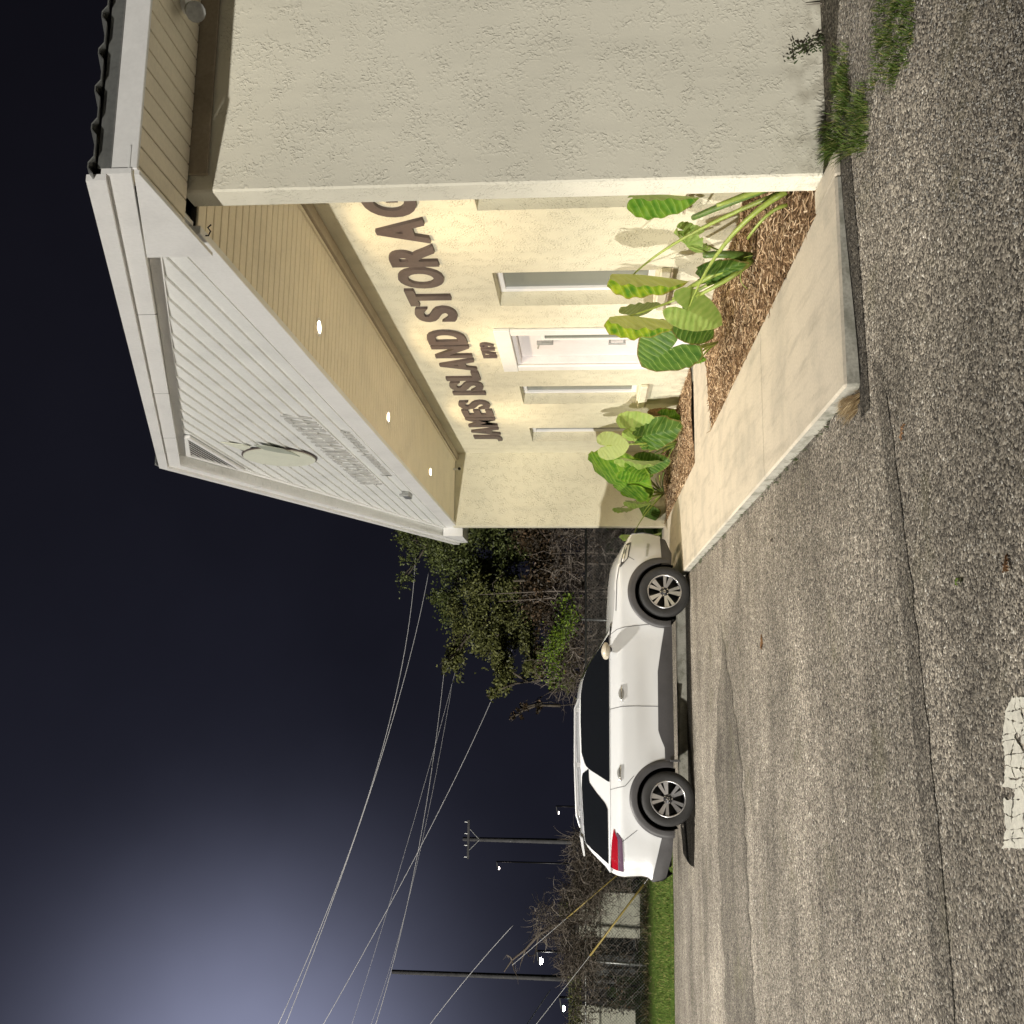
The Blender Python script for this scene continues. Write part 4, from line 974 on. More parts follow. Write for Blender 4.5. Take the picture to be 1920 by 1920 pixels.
leaf(pA, a2, on_x(1292, 522, 3.42), (-.97, .16, .12), 'ear_yellow', wr=1.05, fold=-.62, droop=-.05, seed=2)
leaf(pA, a4, on_x(1362, 616, 3.05), (-.45, -.95, .25), 'ear_pale', wr=.80, fold=.25, droop=.2, wave=.04, seed=4)
# middle clump
pB, bB = plant((1408, 490), .14, 'elephant ear plant with thick sheathed stalks in the middle of the near bed')
a3 = px_leaf(pB, (1182, 592), (1280, 602), 3.35, 3.32, (-.97, .16, .15), 'ear_yellow', wr=1.1, fold=-.62, droop=-.04, seed=3)
stem(pB, bB, a3, 0, .022, .007, mid=on_x(1290, 560, 3.4))
px_leaf(pB, (1182, 590), (1244, 584), 3.55, 3.5, (-.3, .8, .4), 'ear_dark', wr=.9, fold=.2, seed=9)
a = on_x(1300, 535, 3.3); stem(pB, bB, a, 0, .032, .02, mid=on_x(1360, 500, 3.25)); stem(pB, a, on_x(1262, 560, 3.35), 0, .02, .012)
stem(pB, bB + Vector((.05, .03, 0)), on_x(1320, 478, 3.4), 0, .04, .026, m='petiole_dark', mid=on_x(1370, 474, 3.35))
stem(pB, bB, on_x(1306, 555, 3.2), 0, .026, .014, mid=on_x(1375, 522, 3.15))
leaf(pB, on_x(1288, 462, 3.5), on_x(1318, 500, 3.45), (-.5, -.6, .6), 'ear_pale', wr=.7, fold=.7, droop=.5, wave=.2, seed=11)
leaf(pB, on_x(1282, 432, 3.6), on_x(1316, 436, 3.55), (-.6, -.7, .3), 'ear_pale', wr=.8, fold=.5, droop=.5, wave=.2, seed=12)
stem(pB, bB, on_x(1290, 440, 3.6), .1, .010, .005); stem(pB, bB, on_x(1295, 462, 3.5), .1, .012, .005)
leaf(pB, on_x(1318, 520, 3.3), on_x(1368, 508, 3.2), (-.5, -.8, .2), 'ear_dark', wr=.5, fold=.9, droop=.6, wave=.2, seed=13)
for q in range(7):
    an = q * .9; stem(pB, bB, bB + Vector((.22 * math.cos(an), .22 * math.sin(an), .02)), .14, .006, .003, m='petiole' if q % 2 else 'dead_leaf')
# far side of the near bed
pC, bC = plant((1345, 642), .14, 'elephant ear plant with a dark drooping leaf beside the concrete door path')
a5 = px_leaf(pC, (1256, 655), (1196, 698), 3.15, 3.10, (-.62, -.75, .12), 'ear_dark', wr=1.0, fold=.22, droop=.15, seed=5)
stem(pC, bC, a5, 0, .016, .006, mid=on_x(1320, 655, 3.15))
leaf(pC, on_x(1300, 605, 3.2), on_x(1352, 640, 3.15), (-.5, -.6, -.6), 'ear_dark', wr=.8, fold=.3, seed=6)
leaf(pC, on_x(1288, 672, 3.15), on_x(1320, 676, 3.1), (-.4, -.8, .4), 'ear_green', wr=.7, fold=.5, droop=.5, seed=7)
for q in range(4): stem(pC, bC, on_x(1290 + 8 * q, 655 + 9 * q, 3.15), .08, .011, .005)
# far bed
pD, bD = plant((1268, 828), .14, 'elephant ear plant with a big pale upright leaf past the door path')
a = px_leaf(pD, (1138, 836), (1183, 834), 3.45, 3.40, (.30, .95, .15), 'ear_pale', wr=1.0, fold=-.1, droop=.12, seed=21)
stem(pD, bD, a, 0, .024, .008, mid=on_x(1190, 832, 3.4))
a = px_leaf(pD, (1176, 803), (1217, 791), 3.75, 3.7, (-.5, -.6, .5), 'ear_pale', wr=.8, fold=.2, seed=22); stem(pD, bD, a, .1, .012, .005)
a = px_leaf(pD, (1206, 818), (1262, 806), 3.55, 3.5, (-.4, -.6, .55), 'ear_dark', wr=.8, fold=.5, droop=.4, wave=.15, seed=23); stem(pD, bD, a, .08, .014, .006)
leaf(pD, on_x(1230, 778, 3.9), on_x(1266, 774, 3.85), (-.6, -.7, .1), 'dead_leaf', wr=.5, fold=.3, seed=24)
leaf(pD, on_x(1246, 786, 3.8), on_x(1268, 782, 3.75), (-.5, -.7, .4), 'ear_green', wr=.9, fold=.3, wave=.2, seed=25)
for q in range(7): stem(pD, bD + Vector((0, .05 * q, 0)), on_x(1200 + 9 * q, 838 + 4 * q, 3.4), .05, .014, .007, m=('petiole', 'petiole_dark')[q % 2])
pE, bE = plant((1245, 925), .14, 'elephant ear plant with many bright green leaves before the far wing wall')
for (A, T, XA, XT, nr, mm_, kw) in [
    ((1186, 862), (1250, 874), 3.30, 3.25, (-.93, -.15, .45), 'ear_pale', dict(wr=.7, fold=-.5, seed=31)),
    ((1206, 872), (1252, 868), 3.30, 3.25, (-.5, -.8, .2), 'ear_dark', dict(wr=.8, fold=.3, seed=32)),
    ((1152, 906), (1182, 884), 3.20, 3.15, (-.45, -.9, .15), 'ear_green', dict(wr=1.1, fold=.2, seed=33)),
    ((1186, 886), (1230, 900), 3.15, 3.1, (-.5, -.85, .2), 'ear_green', dict(wr=.9, fold=.25, seed=34)),
    ((1172, 912), (1146, 930), 3.1, 3.08, (-.45, -.9, .2), 'ear_green', dict(wr=1.1, fold=.25, seed=35)),
    ((1184, 920), (1226, 926), 3.12, 3.08, (-.5, -.8, .25), 'ear_green', dict(wr=.8, fold=.3, seed=40)),
    ((1188, 940), (1228, 946), 3.05, 3.0, (-.9, -.1, .6), 'ear_pale', dict(wr=1.0, fold=-.45, seed=36)),
    ((1164, 952), (1190, 956), 3.0, 2.98, (-.9, -.1, .5), 'ear_pale', dict(wr=1.2, fold=-.5, seed=37)),
    ((1204, 968), (1232, 962), 2.95, 2.93, (-.6, -.75, .3), 'ear_dark', dict(wr=.8, fold=.4, seed=38)),
    ((1188, 1003), (1240, 1008), 2.50, 2.47, (-.95, .05, .5), 'ear_pale', dict(wr=1.0, fold=-.5, seed=39))]:
    a = px_leaf(pE, A, T, XA, XT, nr, mm_, **kw)
    stem(pE, bE, a, .12, .016, .005, m='petiole')
for q in range(6): stem(pE, bE, on_x(1205 + 8 * q, 915 - 6 * q, 3.15), .05, .014, .008, m=('petiole', 'petiole_dark')[q % 2])

# ================================================================== WEEDS AND LITTER
def tuft(b, c, n, h, sp, rr, lean=(0, 0)):
    for i in range(n):
        a = rr.uniform(0, 6.3); r_ = sp * rr.random() ** .7; hh = h * rr.uniform(.4, 1)
        p = Vector((c[0] + r_ * math.cos(a), c[1] + r_ * math.sin(a), c[2]))
        d = Vector((math.cos(a) * hh * rr.uniform(.1, .6) + lean[0] * hh, math.sin(a) * hh * rr.uniform(.1, .6) + lean[1] * hh, hh))
        b.blade(p, d, (-math.sin(a), math.cos(a), rr.uniform(-.3, .3)), rr.uniform(.0012, .0032), d.xy.to_3d() * .5 - Vector((0, 0, hh * .18)))
rw = random.Random(11)
wg = B()
for i in range(40):
    p = on_z(rw.uniform(1585, 1612), rw.uniform(95, 215)); tuft(wg, (p.x, p.y, gz(p.x, p.y) - .004), 24, .065, .05, rw)
for i in range(46):
    p = on_z(rw.uniform(1590, 1650), rw.uniform(160, 285)); tuft(wg, (p.x, p.y, gz(p.x, p.y) - .004), 30, .075, .05, rw)
for i in range(18):
    p = on_z(rw.uniform(1572, 1600), rw.uniform(225, 292)); tuft(wg, (p.x, p.y, gz(p.x, p.y) - .004), 24, .12, .04, rw, (-.3, 0))
tag(wg.out('wall_grass', 'grass'), 'green grass clump growing at the foot of the near stucco wall', 'grass', kind='stuff')
wg = B()
for i in range(75):
    t_ = rw.random(); p = on_z(1665 + 65 * rw.random() - 10 * t_, 175 * t_ - 12); tuft(wg, (p.x, p.y, gz(p.x, p.y) - .004), 24, .05, .05, rw)
tag(wg.out('crack_grass', 'grass'), 'strip of grass growing through the broken asphalt edge', 'grass', kind='stuff')
wg = B()
for i in range(16):
    p = on_z(rw.uniform(1592, 1614), rw.uniform(735, 770)); tuft(wg, (p.x, p.y, gz(p.x, p.y) - .004), 45, .085, .025, rw, (-.4, .5))
tag(wg.out('dry_tuft', 'dry_grass'), 'clump of dry straw-coloured grass at the kerb corner', 'grass tuft', kind='stuff')
wg = B()
for i in range(60):
    p = on_z(1303 + 292 * rw.random(), 0); t_ = rw.random(); y_ = 5.4 + 8.6 * t_
    tuft(wg, (SW0 - rw.uniform(0, .05), y_, 0), rw.randint(3, 14), .045, .03, rw)
tag(wg.out('kerb_weeds', 'weed'), 'thin line of weeds and dirt along the kerb foot', 'weeds', kind='stuff')
# loose stones and grit: the broken asphalt edge by the wall and scattered over the lot
st_ = B()
def stone(b, p, s, rr):
    vs = []
    for (x, y, z) in ((1, 0, 0), (-1, 0, 0), (0, 1, 0), (0, -1, 0), (0, 0, 1), (0, 0, -.4)):
        vs.append((p[0] + x * s * rr.uniform(.6, 1.2), p[1] + y * s * rr.uniform(.6, 1.2), p[2] + s * .25 + z * s * rr.uniform(.4, .9)))
    b.add(vs, [(0, 2, 4), (2, 1, 4), (1, 3, 4), (3, 0, 4), (2, 0, 5), (1, 2, 5), (3, 1, 5), (0, 3, 5)])
for i in range(2600):
    p = on_z(rw.uniform(1590, 1920), rw.uniform(0, 420) ** 1.0); stone(st_, (p.x, p.y, gz(p.x, p.y)), rw.uniform(.002, .008), rw)
for i in range(6500):
    p = on_z(1300 + 640 * rw.random() ** .7, rw.uniform(-20, 1940))
    if p.x > SW0 - .02 and p.y > SWY - .02: continue
    stone(st_, (p.x, p.y, gz(p.x, p.y) - .003), rw.uniform(.0018, .0055), rw)
mottle(mat('grit', (.26, .25, .23), .9), (.26, .25, .23), .3, 60)
tag(st_.out('loose_grit', 'grit'), 'loose grit and small stones scattered over the asphalt', 'grit', kind='stuff')
# dark weed climbing the near wall
wp = on_z(1567, 75); ww = thing('wall_weed', wp, 'dark leafy weed leaning against the near stucco wall', 'weed')
pa = on_y(1565, 72, 5.40); pb = on_y(1482, 108, 5.40)
B().tube(bez(Vector((pa.x, 5.40, 0)), Vector(((pa.x + pb.x) / 2 + .02, 5.39, (pa.z + pb.z) / 2 + .03)), pb), .003, 5).out('stem', 'twig', ww)
lf = B()
for i in range(95):
    t_ = rw.random() ** .8; q = Vector((pa.x, 5.395, max(pa.z, 0))).lerp(pb, t_) + Vector((rw.gauss(0, .02 + .015 * (1 - t_)), -.008 - abs(rw.gauss(0, .012)), rw.gauss(0, .018)))
    a = rw.uniform(0, 6.3); d = Vector((math.cos(a), -.3 * rw.random(), math.sin(a))) * rw.uniform(.015, .035)
    lf.blade(q, d, Vector((-math.sin(a), -.2, math.cos(a))), .006)
lf.out('leaves', 'weed', ww)
tp = on_z(1560, 4); tw_ = thing('dead_twig', tp, 'bare dark twig standing against the near wall at its foot', 'twig')
B().tube([(tp.x, 5.41, 0), on_y(1545, 6, 5.41), on_y(1512, 9, 5.41)], [.006, .005, .002], 5).out('stick', 'twig', tw_)
# leaves lying on the lot
for (pxl, ang, ln_, mt, lab) in (((1430, 1207), .4, .10, 'dead_leaf', 'curled brown dead leaf lying on the open asphalt'), ((1448, 1012), 1.5, .07, 'twig', 'small dark dried pod lying on the asphalt near the kerb'),
                              ((1801, 1090), 1.2, .05, 'ear_green', 'small green leaf lying on the near asphalt'), ((1893, 1062), .2, .05, 'dead_leaf', 'pale dry leaf lying at the right edge of the asphalt'),
                              ((1698, 805), 2.0, .09, 'dead_leaf', 'thin pale stick lying on the dark asphalt strip')):
    p = on_z(*pxl); t0 = thing('fallen_leaf', (p.x, p.y, 0), lab, 'leaf')
    leaf(t0, (p.x, p.y, .02), (p.x + ln_ * math.cos(ang), p.y + ln_ * math.sin(ang), .012), (.2, -.2, 1), mt, wr=.5 if 'stick' not in lab else .12, fold=.5, droop=.3, wave=.3, seed=ang, name='blade')
# flaking white paint at the near edge: separate flakes with cracks between
pm_ = thing('painted_marking', on_z(1902, 1450), 'cracked white painted marking on the asphalt at the edge of view', 'marking')
rp_ = random.Random(4); rows = 13; colsn = 6
gp = [[None] * (colsn + 1) for _ in range(rows + 1)]
for i in range(rows + 1):
    for j in range(colsn + 1):
        xx = 1884 + 18 * j + (rp_.uniform(-7, 7) if j else 3 * math.sin(i * 1.3)); yy = 1306 + 285 * i / rows + (rp_.uniform(-9, 9) if 0 < i < rows else 0)
        if i == 0 and j < 2: xx += 16 - 8 * j
        gp[i][j] = on_z(xx, yy, 0)
for i in range(rows):
    for j in range(colsn):
        q4 = [gp[i][j], gp[i][j + 1], gp[i + 1][j + 1], gp[i + 1][j]]; c = sum(q4, Vector()) / 4
        pts = []
        for k_ in range(4):
            a, b_ = q4[k_], q4[(k_ + 1) % 4]
            for t_ in (0, .2, .4, .6, .8):
                p = a.lerp(b_, t_); p = c + (p - c) * (.97 + rp_.uniform(-.24, .12)); pts.append((p.x, p.y, .001))
        if rp_.random() < .14: continue
        b = B(); b.prism(pts, (0, 0, .004)); b.out('paint_flake', 'road_paint', pm_)

# ================================================================== BEHIND THE LOT
# chain-link fence
FY = 24.4
fn = thing('chain_link_fence', (-4, FY, 0), 'low grey chain-link fence beyond the lawn strip', 'fence')
FZ = 1.55; FX0, FX1 = -15, 4.2
B().tube([(FX0, FY, FZ), (FX1, FY, FZ)], .024, 8).out('top_rail', 'galv_metal', fn, smooth=True)
q = FX1
for i, x in enumerate((-14.5, -11.6, -9.6, -6.62, -3.6, -1.75, -.9, 1.4, 4.1)):
    B().tube([(x, FY + .03, 0), (x + .06, FY + .03, FZ + .10)], .032, 8).out('post', 'galv_metal', fn, smooth=True)
mw = B(); sp2 = .075
for s in (-1, 1):
    x = FX0 - 1.6
    while x < FX1 + 1.6:
        x0_, x1_ = (x, x + 1.45) if s > 0 else (x + 1.45, x)
        a, c = Vector((x0_, FY - .012 * s, .06)), Vector((x1_, FY - .012 * s, 1.51))
        if min(a.x, c.x) > FX0 and max(a.x, c.x) < FX1: mw.tube([a, c], .0028, 3, cap=False)
        x += sp2
mw.out('mesh', 'galv_metal', fn)
tag(fn.children[-1], kind='stuff')

# shed behind the fence: pale siding ends, dark bay between
SY = 27.2
sh1 = thing('pale_shed', (-9, SY, 0), 'pale lap-sided shed with a dark open bay behind the fence', 'shed')
def P_(x, y): return on_y(x, y, SY)
def wall_lap(parent, ya, yb, xa, xb, nm='siding_wall'):
    a = P_(xa, ya); c = P_(xb, yb); x0_, x1_ = sorted((a.x, c.x)); z0_, z1_ = sorted((a.z, c.z))
    hold = B().box(x0_, x1_, SY + .02, SY + .08, z0_, z1_).out(nm, 'shed_wall', parent)
    k_ = 0; z = z0_; n_ = max(3, int((z1_ - z0_) / .17)); dz = (z1_ - z0_) / n_
    for i in range(n_):
        b = B(); b.prism([(x0_, SY - .014, z + dz * i), (x0_, SY + .019, z + dz * i), (x0_, SY + .019, z + dz * (i + 1) - .004), (x0_, SY, z + dz * (i + 1) - .004)], (x1_ - x0_, 0, 0)); b.out('board', 'shed_wall', hold)
    return x0_, x1_, z0_, z1_
r1 = wall_lap(sh1, 1760, 1672, 1210, 1085)
r2 = wall_lap(sh1, 1990, 1884, 1192, 1078)
B().box(r2[1] + .01, r1[0] - .01, SY + 2.6, SY + 2.7, 0, 2.0).out('bay_back', 'shed_dark', sh1)
B().box(r2[0] - .1, r1[1] + .15, SY - .15, SY + 3.0, r1[3] + .01, r1[3] + .12, .02).out('shed_roof', 'shed_dark', sh1)
for i in range(4):
    x = r2[1] + .15 + (r1[0] - r2[1] - .3) * i / 3
    B().box(x - .03, x + .03, SY + 1.2, SY + 1.26, 0, r1[3]).out('bay_post', 'shed_grey', sh1)
bx_ = P_(1130, 1790); B().box(r2[1] + .9, r1[0] - .1, SY + 1.3, SY + 2.4, .25, 1.55, .03).out('stored_crate', 'shed_grey', sh1)
o = thing('grey_trailer', (-5.2, 27.6, 0), 'dark grey panelled trailer behind the twigs beside the pale shed', 'trailer')
a = on_y(1205, 1668, 27.6); c = on_y(1118, 1560, 27.6)
for i in range(4):
    x0_ = a.x + (c.x - a.x) * i / 4; x1_ = a.x + (c.x - a.x) * (i + 1) / 4
    B().box(x0_ + .01, x1_ - .01, 27.6, 29.2, .45, 1.5, .02).out('panel', ('shed_grey', 'shed_dark')[i % 2], o)
for x in (a.x + .5, c.x - .5): B().lathe((x, 27.58, .28), [(.0001, -.08), (.16, -.08), (.27, -.07), (.27, .07), (.0001, .08)], 18).out('wheel', 'tyre', o, smooth=True, sharp=50)

# brush: tangled bare vines over the fence
rb = random.Random(21)
def tangle(b, n, px0, px1, py0, py1, Y, L=.5, rad=.006):
    for i in range(n):
        x = rb.uniform(px0, px1); y = rb.uniform(py0, py1); p = on_y(x, y, Y + rb.gauss(0, .28)); d = Vector((rb.gauss(0, 1), rb.gauss(0, .5), rb.gauss(.1, .8))).normalized()
        pts = [p]; l = L * rb.uniform(.3, 1.2)
        for k_ in range(4):
            d = (d + Vector((rb.gauss(0, .5), rb.gauss(0, .35), rb.gauss(-.05, .5)))).normalized(); pts.append(pts[-1] + d * l / 4)
        b.tube(pts, [rad * f_ for f_ in (1, .9, .8, .6, .35)], 3, cap=False)
def tleaves(b, n, px0, px1, py0, py1, Y, s=.035, dy=.3):
    for i in range(n):
        p = on_y(rb.uniform(px0, px1), rb.uniform(py0, py1), Y + rb.gauss(0, dy)); a = rb.uniform(0, 6.3)
        d = Vector((math.cos(a), rb.gauss(0, .5), math.sin(a))) * s * rb.uniform(.5, 1.3); b.blade(p, d, Vector((-math.sin(a), rb.gauss(0, .5), math.cos(a))), s * .35)
tb_ = B()
tangle(tb_, 1500, 1072, 1130, 1560, 1700, FY); tangle(tb_, 520, 1095, 1190, 1570, 1680, FY + .2)
tangle(tb_, 1700, 1052, 1118, 1660, 1830, FY); tangle(tb_, 260, 1000, 1060, 1700, 1760, FY)
tangle(tb_, 800, 1070, 1110, 1800, 1990, FY, .4); tangle(tb_, 220, 1100, 1200, 1755, 1900, FY + .5)
tangle(tb_, 90, 1110, 1215, 1660, 1760, FY - .1, .45, .0045)
tag(tb_.out('dead_vines', 'twig', smooth=False), 'tangle of bare brown vines heaped over the fence', 'vines', kind='stuff')
tb_ = B(); tleaves(tb_, 900, 1060, 1120, 1560, 1990, FY, .03); tleaves(tb_, 500, 1110, 1190, 1780, 1900, FY + .4, .05)
tag(tb_.out('dead_vine_leaves', 'leaf_rust'), 'dry brown leaves caught in the vines on the fence', 'leaves', kind='stuff')
tb_ = B(); tleaves(tb_, 1500, 1066, 1090, 1830, 1990, FY, .035, .2); tleaves(tb_, 250, 1048, 1075, 1690, 1720, FY, .03, .2)
tag(tb_.out('ivy', 'leaf_olive'), 'yellow-green ivy along the fence top at the far left', 'ivy', kind='stuff')
# thicket of bare stems behind the car
tb_ = B(); tangle(tb_, 2600, 1035, 1190, 990, 1300, 27.5, 1.0, .008)
tag(tb_.out('thicket', 'twig'), 'dark thicket of bare brown stems behind the car', 'brush', kind='stuff')
tb_ = B(); tleaves(tb_, 2600, 1000, 1130, 990, 1270, 27.8, .06, .6)
tag(tb_.out('thicket_leaves', 'leaf_rust'), 'rust-brown leaves in the thicket behind the car hood', 'brush leaves', kind='stuff')
tb_ = B()
for i in range(1100):
    t_ = min(1, max(0, rb.gauss(.45, .24))); c_ = 1050 + 16 * math.sin(t_ * 5 + 1); p = on_y(c_ + rb.gauss(0, 11), 1120 + 165 * t_ + 6 * rb.gauss(0, 1), 26.6 + rb.gauss(0, .25)); a = rb.uniform(0, 6.3)
    tb_.blade(p, Vector((math.cos(a), rb.gauss(0, .5), math.sin(a))) * rb.uniform(.03, .075), Vector((-math.sin(a), rb.gauss(0, .5), math.cos(a))), .018)
gvb = thing('green_vine', on_y(1070, 1200, 26.6), 'bright green leafy vine in the dark trees', 'vine')
tb_.out('leaves', 'leaf_bright', gvb)
B().tube([on_y(1150, 1195, 26.7), on_y(1100, 1200, 26.6), on_y(1060, 1160, 26.6)], [.02, .015, .008], 5).out('stem', 'bark', gvb)

# trees
def tree(loc, h, crown, m, label, seed, nleaf=5200, trunkr=.14, lean=(0, 0), leafs=.085, group='trees beyond the fence'):
    """crown: list of (dx, dy, z, rx, rz) clumps around the trunk"""
    rr = random.Random(seed); t0 = thing('tree', loc, label, 'tree', group); L0 = Vector(loc)
    top = L0 + Vector((lean[0], lean[1], h * .86)); tb = B()
    tp = bez(L0, L0 + Vector((lean[0] * .2, lean[1] * .2, h * .5)), top, 9); tp = [p + Vector((rr.gauss(0, .05), rr.gauss(0, .05), 0)) * (1 if 0 < i < 9 else 0) for i, p in enumerate(tp)]
    tb.tube(tp, [trunkr * (1 - .085 * i) for i in range(10)], 7)
    lb = B(); tot = sum(c[3] ** 2 * c[4] for c in crown)
    for (dx, dy, cz_, rx, rz_) in crown:
        c = L0 + Vector((dx, dy, cz_)); k_ = min(range(10), key=lambda i: abs(tp[i].z - (cz_ - .5))); s_ = tp[k_]
        tb.tube([s_, s_.lerp(c, .5) + Vector((0, 0, rr.gauss(.1, .15))), c], [.05, .035, .015], 5)
        for j in range(5):
            e = c + Vector((rr.gauss(0, rx * .6), rr.gauss(0, rx * .6), rr.gauss(0, rz_ * .6))); tb.tube([c.lerp(s_, .3), c.lerp(e, .5) + Vector((0, 0, .1)), e], [.02, .013, .006], 4)
        n = int(nleaf * rx ** 2 * rz_ / tot)
        subs = [(Vector((rr.gauss(0, .55) * rx, rr.gauss(0, .55) * rx, rr.gauss(0, .5) * rz_)), rr.uniform(.16, .34) * rx) for _ in range(max(7, int(10 * rx)))]
        for i in range(n):
            o_, sr = rr.choice(subs); p = c + o_ + Vector((rr.gauss(0, sr), rr.gauss(0, sr), rr.gauss(0, sr * .7)))
            a = rr.uniform(0, 6.3); d = Vector((math.cos(a), rr.gauss(0, .6), math.sin(a) - .2)) * leafs * rr.uniform(.5, 1.3)
            lb.blade(p, d, Vector((-math.sin(a), rr.gauss(0, .6), math.cos(a))), leafs * .32)
    tb.out('trunk', 'bark', t0, smooth=True); lb.out('crown', m, t0); return t0
def tpos(y, Y): p = on_y(1150, y, Y); return (p.x, Y, .05)
def cl(y, x, Y, loc, rx, rz): p = on_y(x, y, Y); return (p.x - loc[0], 0, p.z, rx, rz)
L = tpos(1050, 31); tree(L, 7, [cl(1030, 860, 31, L, .9, .9), cl(1090, 900, 31, L, .9, .8), cl(1060, 960, 31, L, 1.1, .8), cl(1000, 950, 31, L, .9, .9), cl(1120, 850, 31, L, .7, .6), cl(1000, 870, 31, L, .9, .8)], 'leaf_dark', 'tall dark evergreen tree closest to the building corner, beyond the fence', 1, 13000)
L = tpos(1150, 29.5); tree(L, 5.5, [cl(1150, 900, 29.5, L, .75, .6), cl(1190, 870, 29.5, L, .6, .55), cl(1210, 920, 29.5, L, .55, .45), cl(1150, 960, 29.5, L, .8, .55), cl(1190, 985, 29.5, L, .7, .45), cl(1240, 845, 29.5, L, .38, .3), cl(1110, 920, 29.5, L, .7, .7)], 'leaf_olive', 'olive-green tree with ragged drooping branches above the car hood', 2, 12500, lean=(-.4, 0))
L = tpos(1000, 34); tree(L, 9, [cl(1010, 770, 34, L, .7, .6), cl(985, 830, 34, L, 1.1, 1), cl(1075, 770, 34, L, .45, .35), cl(960, 900, 34, L, 1, 1)], 'leaf_dark', 'tall dim tree rising behind the gable eave, farthest of the trees', 3, 8000)
L = tpos(1260, 28.5); tree(L, 4.6, [cl(1250, 950, 28.5, L, .45, .3), cl(1290, 940, 28.5, L, .3, .22), cl(1240, 1005, 28.5, L, .5, .3), cl(1215, 1050, 28.5, L, .6, .4), cl(1270, 1060, 28.5, L, .5, .35), cl(1305, 925, 28.5, L, .16, .14)], 'leaf_olive', 'slender olive tree leaning left over the car roof', 4, 6500, .08, leafs=.085, lean=(-.5, 0))
L = tpos(1320, 28); tree(L, 3.2, [cl(1330, 985, 28, L, .16, .16), cl(1322, 1015, 28, L, .14, .12), cl(1345, 965, 28, L, .10, .1)], 'leaf_rust', 'thin sapling with reddish leaves behind the car roof', 5, 260, .025, leafs=.08)
L = tpos(1090, 28); tree(L, 4.2, [cl(1060, 1030, 28, L, .8, .4), cl(1110, 1010, 28, L, .7, .4), cl(1150, 1025, 28, L, .6, .35), cl(1010, 1010, 28, L, .8, .5)], 'leaf_rust', 'low tree with brownish leaves behind the car hood', 6, 7500)
# bare pale saplings
for i, (y0_, y1_, x1_) in enumerate(((1120, 1128, 935), (1108, 1115, 900), (1040, 1038, 1035), (1058, 1062, 1040))):
    a = on_y(1160, y0_, 27.2); t0 = thing('bare_sapling', (a.x, 27.2, 0), ('thin pale bare trunk rising straight among the trees', 'thin pale leaning bare trunk among the trees', 'short pale bare stem nearest the far wing wall', 'short pale bare stem second from the far wing wall')[i], 'sapling', 'bare saplings')
    e = on_y(x1_, y1_, 27.2); B().tube([(a.x, 27.2, 0), a.lerp(e, .5) + Vector((.05, 0, 0)), e], [.022, .018, .006], 6).out('trunk', 'twig', t0)
    bb = B()
    for j in range(6):
        s_ = a.lerp(e, rb.uniform(.3, .95)); bb.tube([s_, s_ + Vector((rb.gauss(0, .25), rb.gauss(0, .1), rb.uniform(.1, .4)))], [.008, .003], 4)
    bb.out('branches', 'twig', t0)
# bare overhanging branch at the left
t0 = thing('bare_branch_tree', on_y(1100, 1745, 25.5), 'bare twisted tree leaning up to the left from the vines', 'tree')
bb = B(); pts = [on_y(x, y, 25.5) for x, y in ((1110, 1728), (1040, 1735), (1010, 1752), (985, 1780), (960, 1800), (945, 1822))]
bb.tube(pts, [.05, .045, .04, .03, .022, .012], 7)
for k_, c in ((1, (1050, 1790)), (2, (1000, 1805)), (2, (1030, 1775)), (3, (975, 1810)), (3, (1005, 1790)), (4, (972, 1835)), (1, (1062, 1775)), (4, (950, 1790))):
    s_ = pts[k_]; e = on_y(*c, 25.4); bb.tube([s_, s_.lerp(e, .5) + Vector((rb.gauss(0, .06), 0, rb.gauss(0, .06))), e], [.02, .014, .005], 5)
    for j in range(3):
        q = s_.lerp(e, rb.uniform(.4, 1)); bb.tube([q, q + Vector((rb.gauss(0, .12), 0, rb.gauss(0, .1)))], [.006, .003], 4)
bb.out('trunk', 'twig', t0)
# yellow guy-wire guards
for (a, c, lab, top) in (((1062, 1722), (1167, 1632), 'thin yellow guy-wire guard rising beside the car tail', (960, 1810)), ((1106, 1792), (1207, 1658), 'thick yellow guy-wire guard slanting in front of the pale shed', (935, 2010))):
    Y = 23.9 if '1167' in str(c) else 23.3
    A = on_y(*a, Y); C = on_y(*c, Y); t0 = thing('guy_guard', (C.x, C.y, 0), lab, 'guy guard')
    B().tube([C, A], .023 if c[0] > 1200 else .016, 8).out('sleeve', 'guy_yellow', t0, smooth=True)
    T = on_y(*top, Y); D_ = (C - A).normalized(); G = C + D_ * (C.z / -D_.z if D_.z < 0 else .3)
    B().tube([G, C], .006, 5).tube([A, T], .006, 5).out('guy_wire', 'wire', t0)

# utility poles and wires
def wire(pts, lab, rad=.012, Yd=None):
    P = [on_y(x, y, Y) for x, y, Y in pts]; out_ = []
    a, b_, c = P; ctrl = b_ * 2 - (a + c) / 2
    t0 = B().tube(bez(a, ctrl, c, 24), rad * 1.15, 8).out('power_line', 'wire', None, smooth=True); tag(t0, lab, 'power line', 'overhead power lines'); return t0
wire([(780, 1000, 37), (718, 1400, 35), (515, 1935, 34)], 'upper of the two bright paired overhead wires', .011)
wire([(806, 1060, 37), (715, 1420, 35), (530, 1935, 34)], 'lower of the two bright paired overhead wires', .011)
wire([(985, 1145, 38), (858, 1450, 36), (598, 1935, 35)], 'steep wire crossing below the paired overhead wires', .010)
wire([(838, 1205, 40), (786, 1585, 38), (700, 1935, 37)], 'bright lower wire that crosses the steep one', .010)
wire([(850, 1270, 46), (775, 1650, 44), (690, 1935, 43)], 'faint thin wire just above the lower bright wire', .006)
wire([(872, 1190, 53), (770, 1560, 51), (655, 1935, 50)], 'faintest thin wire in the dark sky', .007)
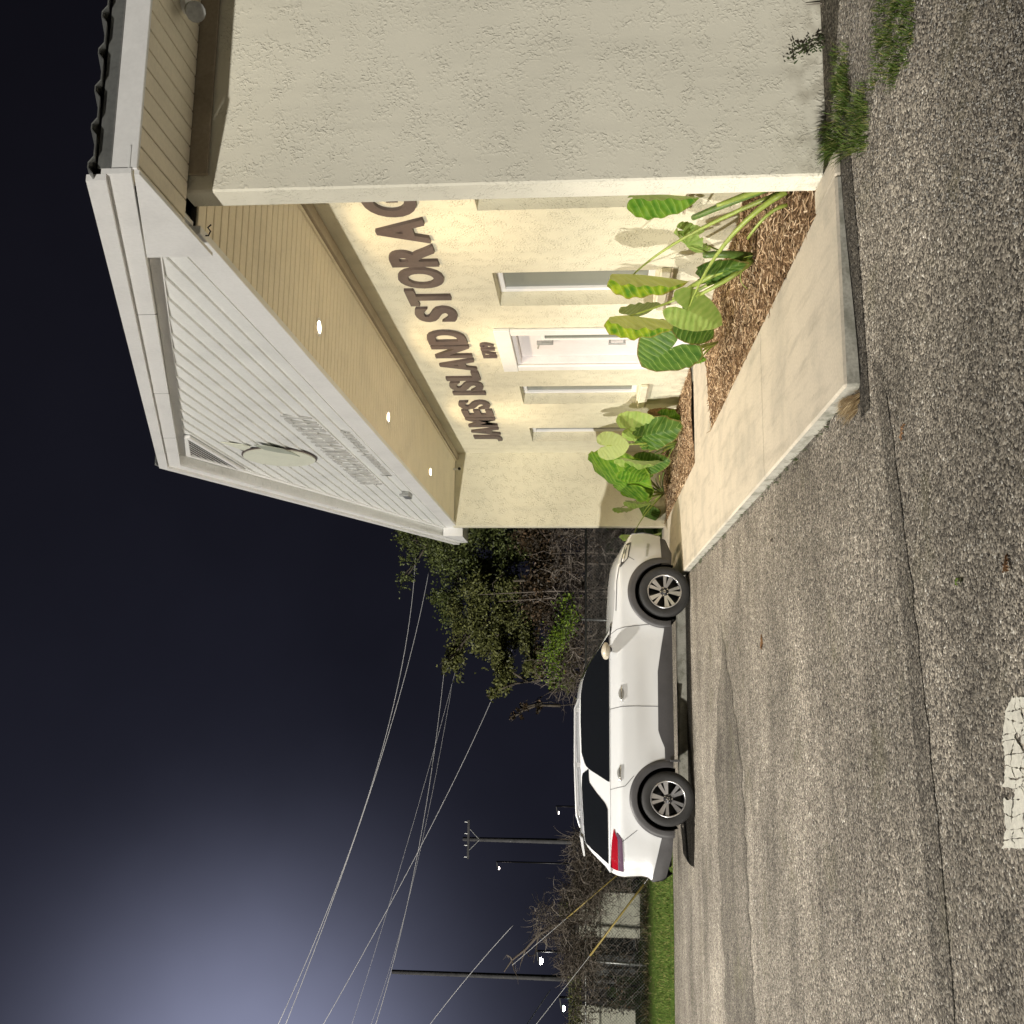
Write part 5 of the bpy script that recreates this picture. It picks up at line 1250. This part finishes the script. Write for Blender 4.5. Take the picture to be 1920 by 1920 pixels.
wire([(962, 1735, 30), (880, 1828, 30), (795, 1935, 30)], 'straight wire rising from the bare branches at the left', .008)
wire([(1032, 1856, 40), (1002, 1900, 38), (975, 1940, 36)], 'short wire running down at the far left', .012)
def upole(x_top, y_top, x_bot, y_bot, Y, lab, arm=None, r_=.13, m='pole_wood'):
    T = on_y(x_top, y_top, Y); Bm = on_y(x_bot, y_bot, Y); d = T - Bm; base = Bm + d * (-Bm.z / d.z)
    t0 = thing('utility_pole', (base.x, base.y, 0), lab, 'utility pole')
    B().tube([base, T], [r_ * 1.2, r_ * .8], 10).out('shaft', m, t0, smooth=True)
    if arm:
        z = T.z - .35; B().box(T.x - arm, T.x + arm, Y - .16, Y - .05, z - .07, z + .07, .01).out('crossarm', m, t0)
        for k_ in (-.9, -.3, .3, .9): B().tube([(T.x + arm * k_, Y - .1, z + .07), (T.x + arm * k_, Y - .1, z + .25)], [.04, .03], 8).out('insulator', 'galv_metal', t0)
        B().tube([(T.x - arm * .6, Y - .1, z), (T.x, Y - .1, z - .7)], .02, 5).tube([(T.x + arm * .6, Y - .1, z), (T.x, Y - .1, z - .7)], .02, 5).out('brace', 'galv_metal', t0)
    return t0
upole(868, 1573, 1070, 1578, 62, 'dim distant utility pole with a crossarm above the car tail', 1.15, .15)
upole(735, 1822, 1045, 1834, 48, 'tall dim utility pole at the left behind the vines', None, .12)
def slamp(px_, Y, lab, m, arm=.5, power=None, s=.2):
    p = on_y(*px_, Y); t0 = thing('street_lamp', (p.x + arm, Y, 0), lab, 'street lamp')
    B().tube([(p.x + arm, Y, 0), (p.x + arm, Y, p.z + .2)], [.09, .06], 8).out('pole', 'black_metal', t0, smooth=True)
    B().tube([(p.x + arm, Y, p.z + .18), (p.x, Y, p.z + s * .6)], .03, 6).out('arm', 'galv_metal', t0)
    B().lathe((p.x, Y, p.z), [(.0001, s * .55), (s * .6, s * .45), (s, s * .1), (s * .98, 0)], 14, 'z').out('shade', 'galv_metal', t0, smooth=True)
    B().lathe((p.x, Y, p.z), [(.0001, -s * .75), (s * .6, -s * .55), (s * .9, -.001)], 14, 'z').out('lens', m, t0, smooth=True)
slamp((1013, 1802), 55, 'brightest distant street lamp behind the bare branches', 'street_glow', s=.20)
slamp((1056, 1891), 50, 'greenish white street lamp low at the far left', 'green_glow', s=.15)
slamp((935, 1628), 80, 'tiny distant lamp high in the dark left of the crossarm pole', 'far_glow', s=.13)
slamp((1047, 1524), 80, 'tiny distant lamp just above the car roof', 'far_glow', s=.13)
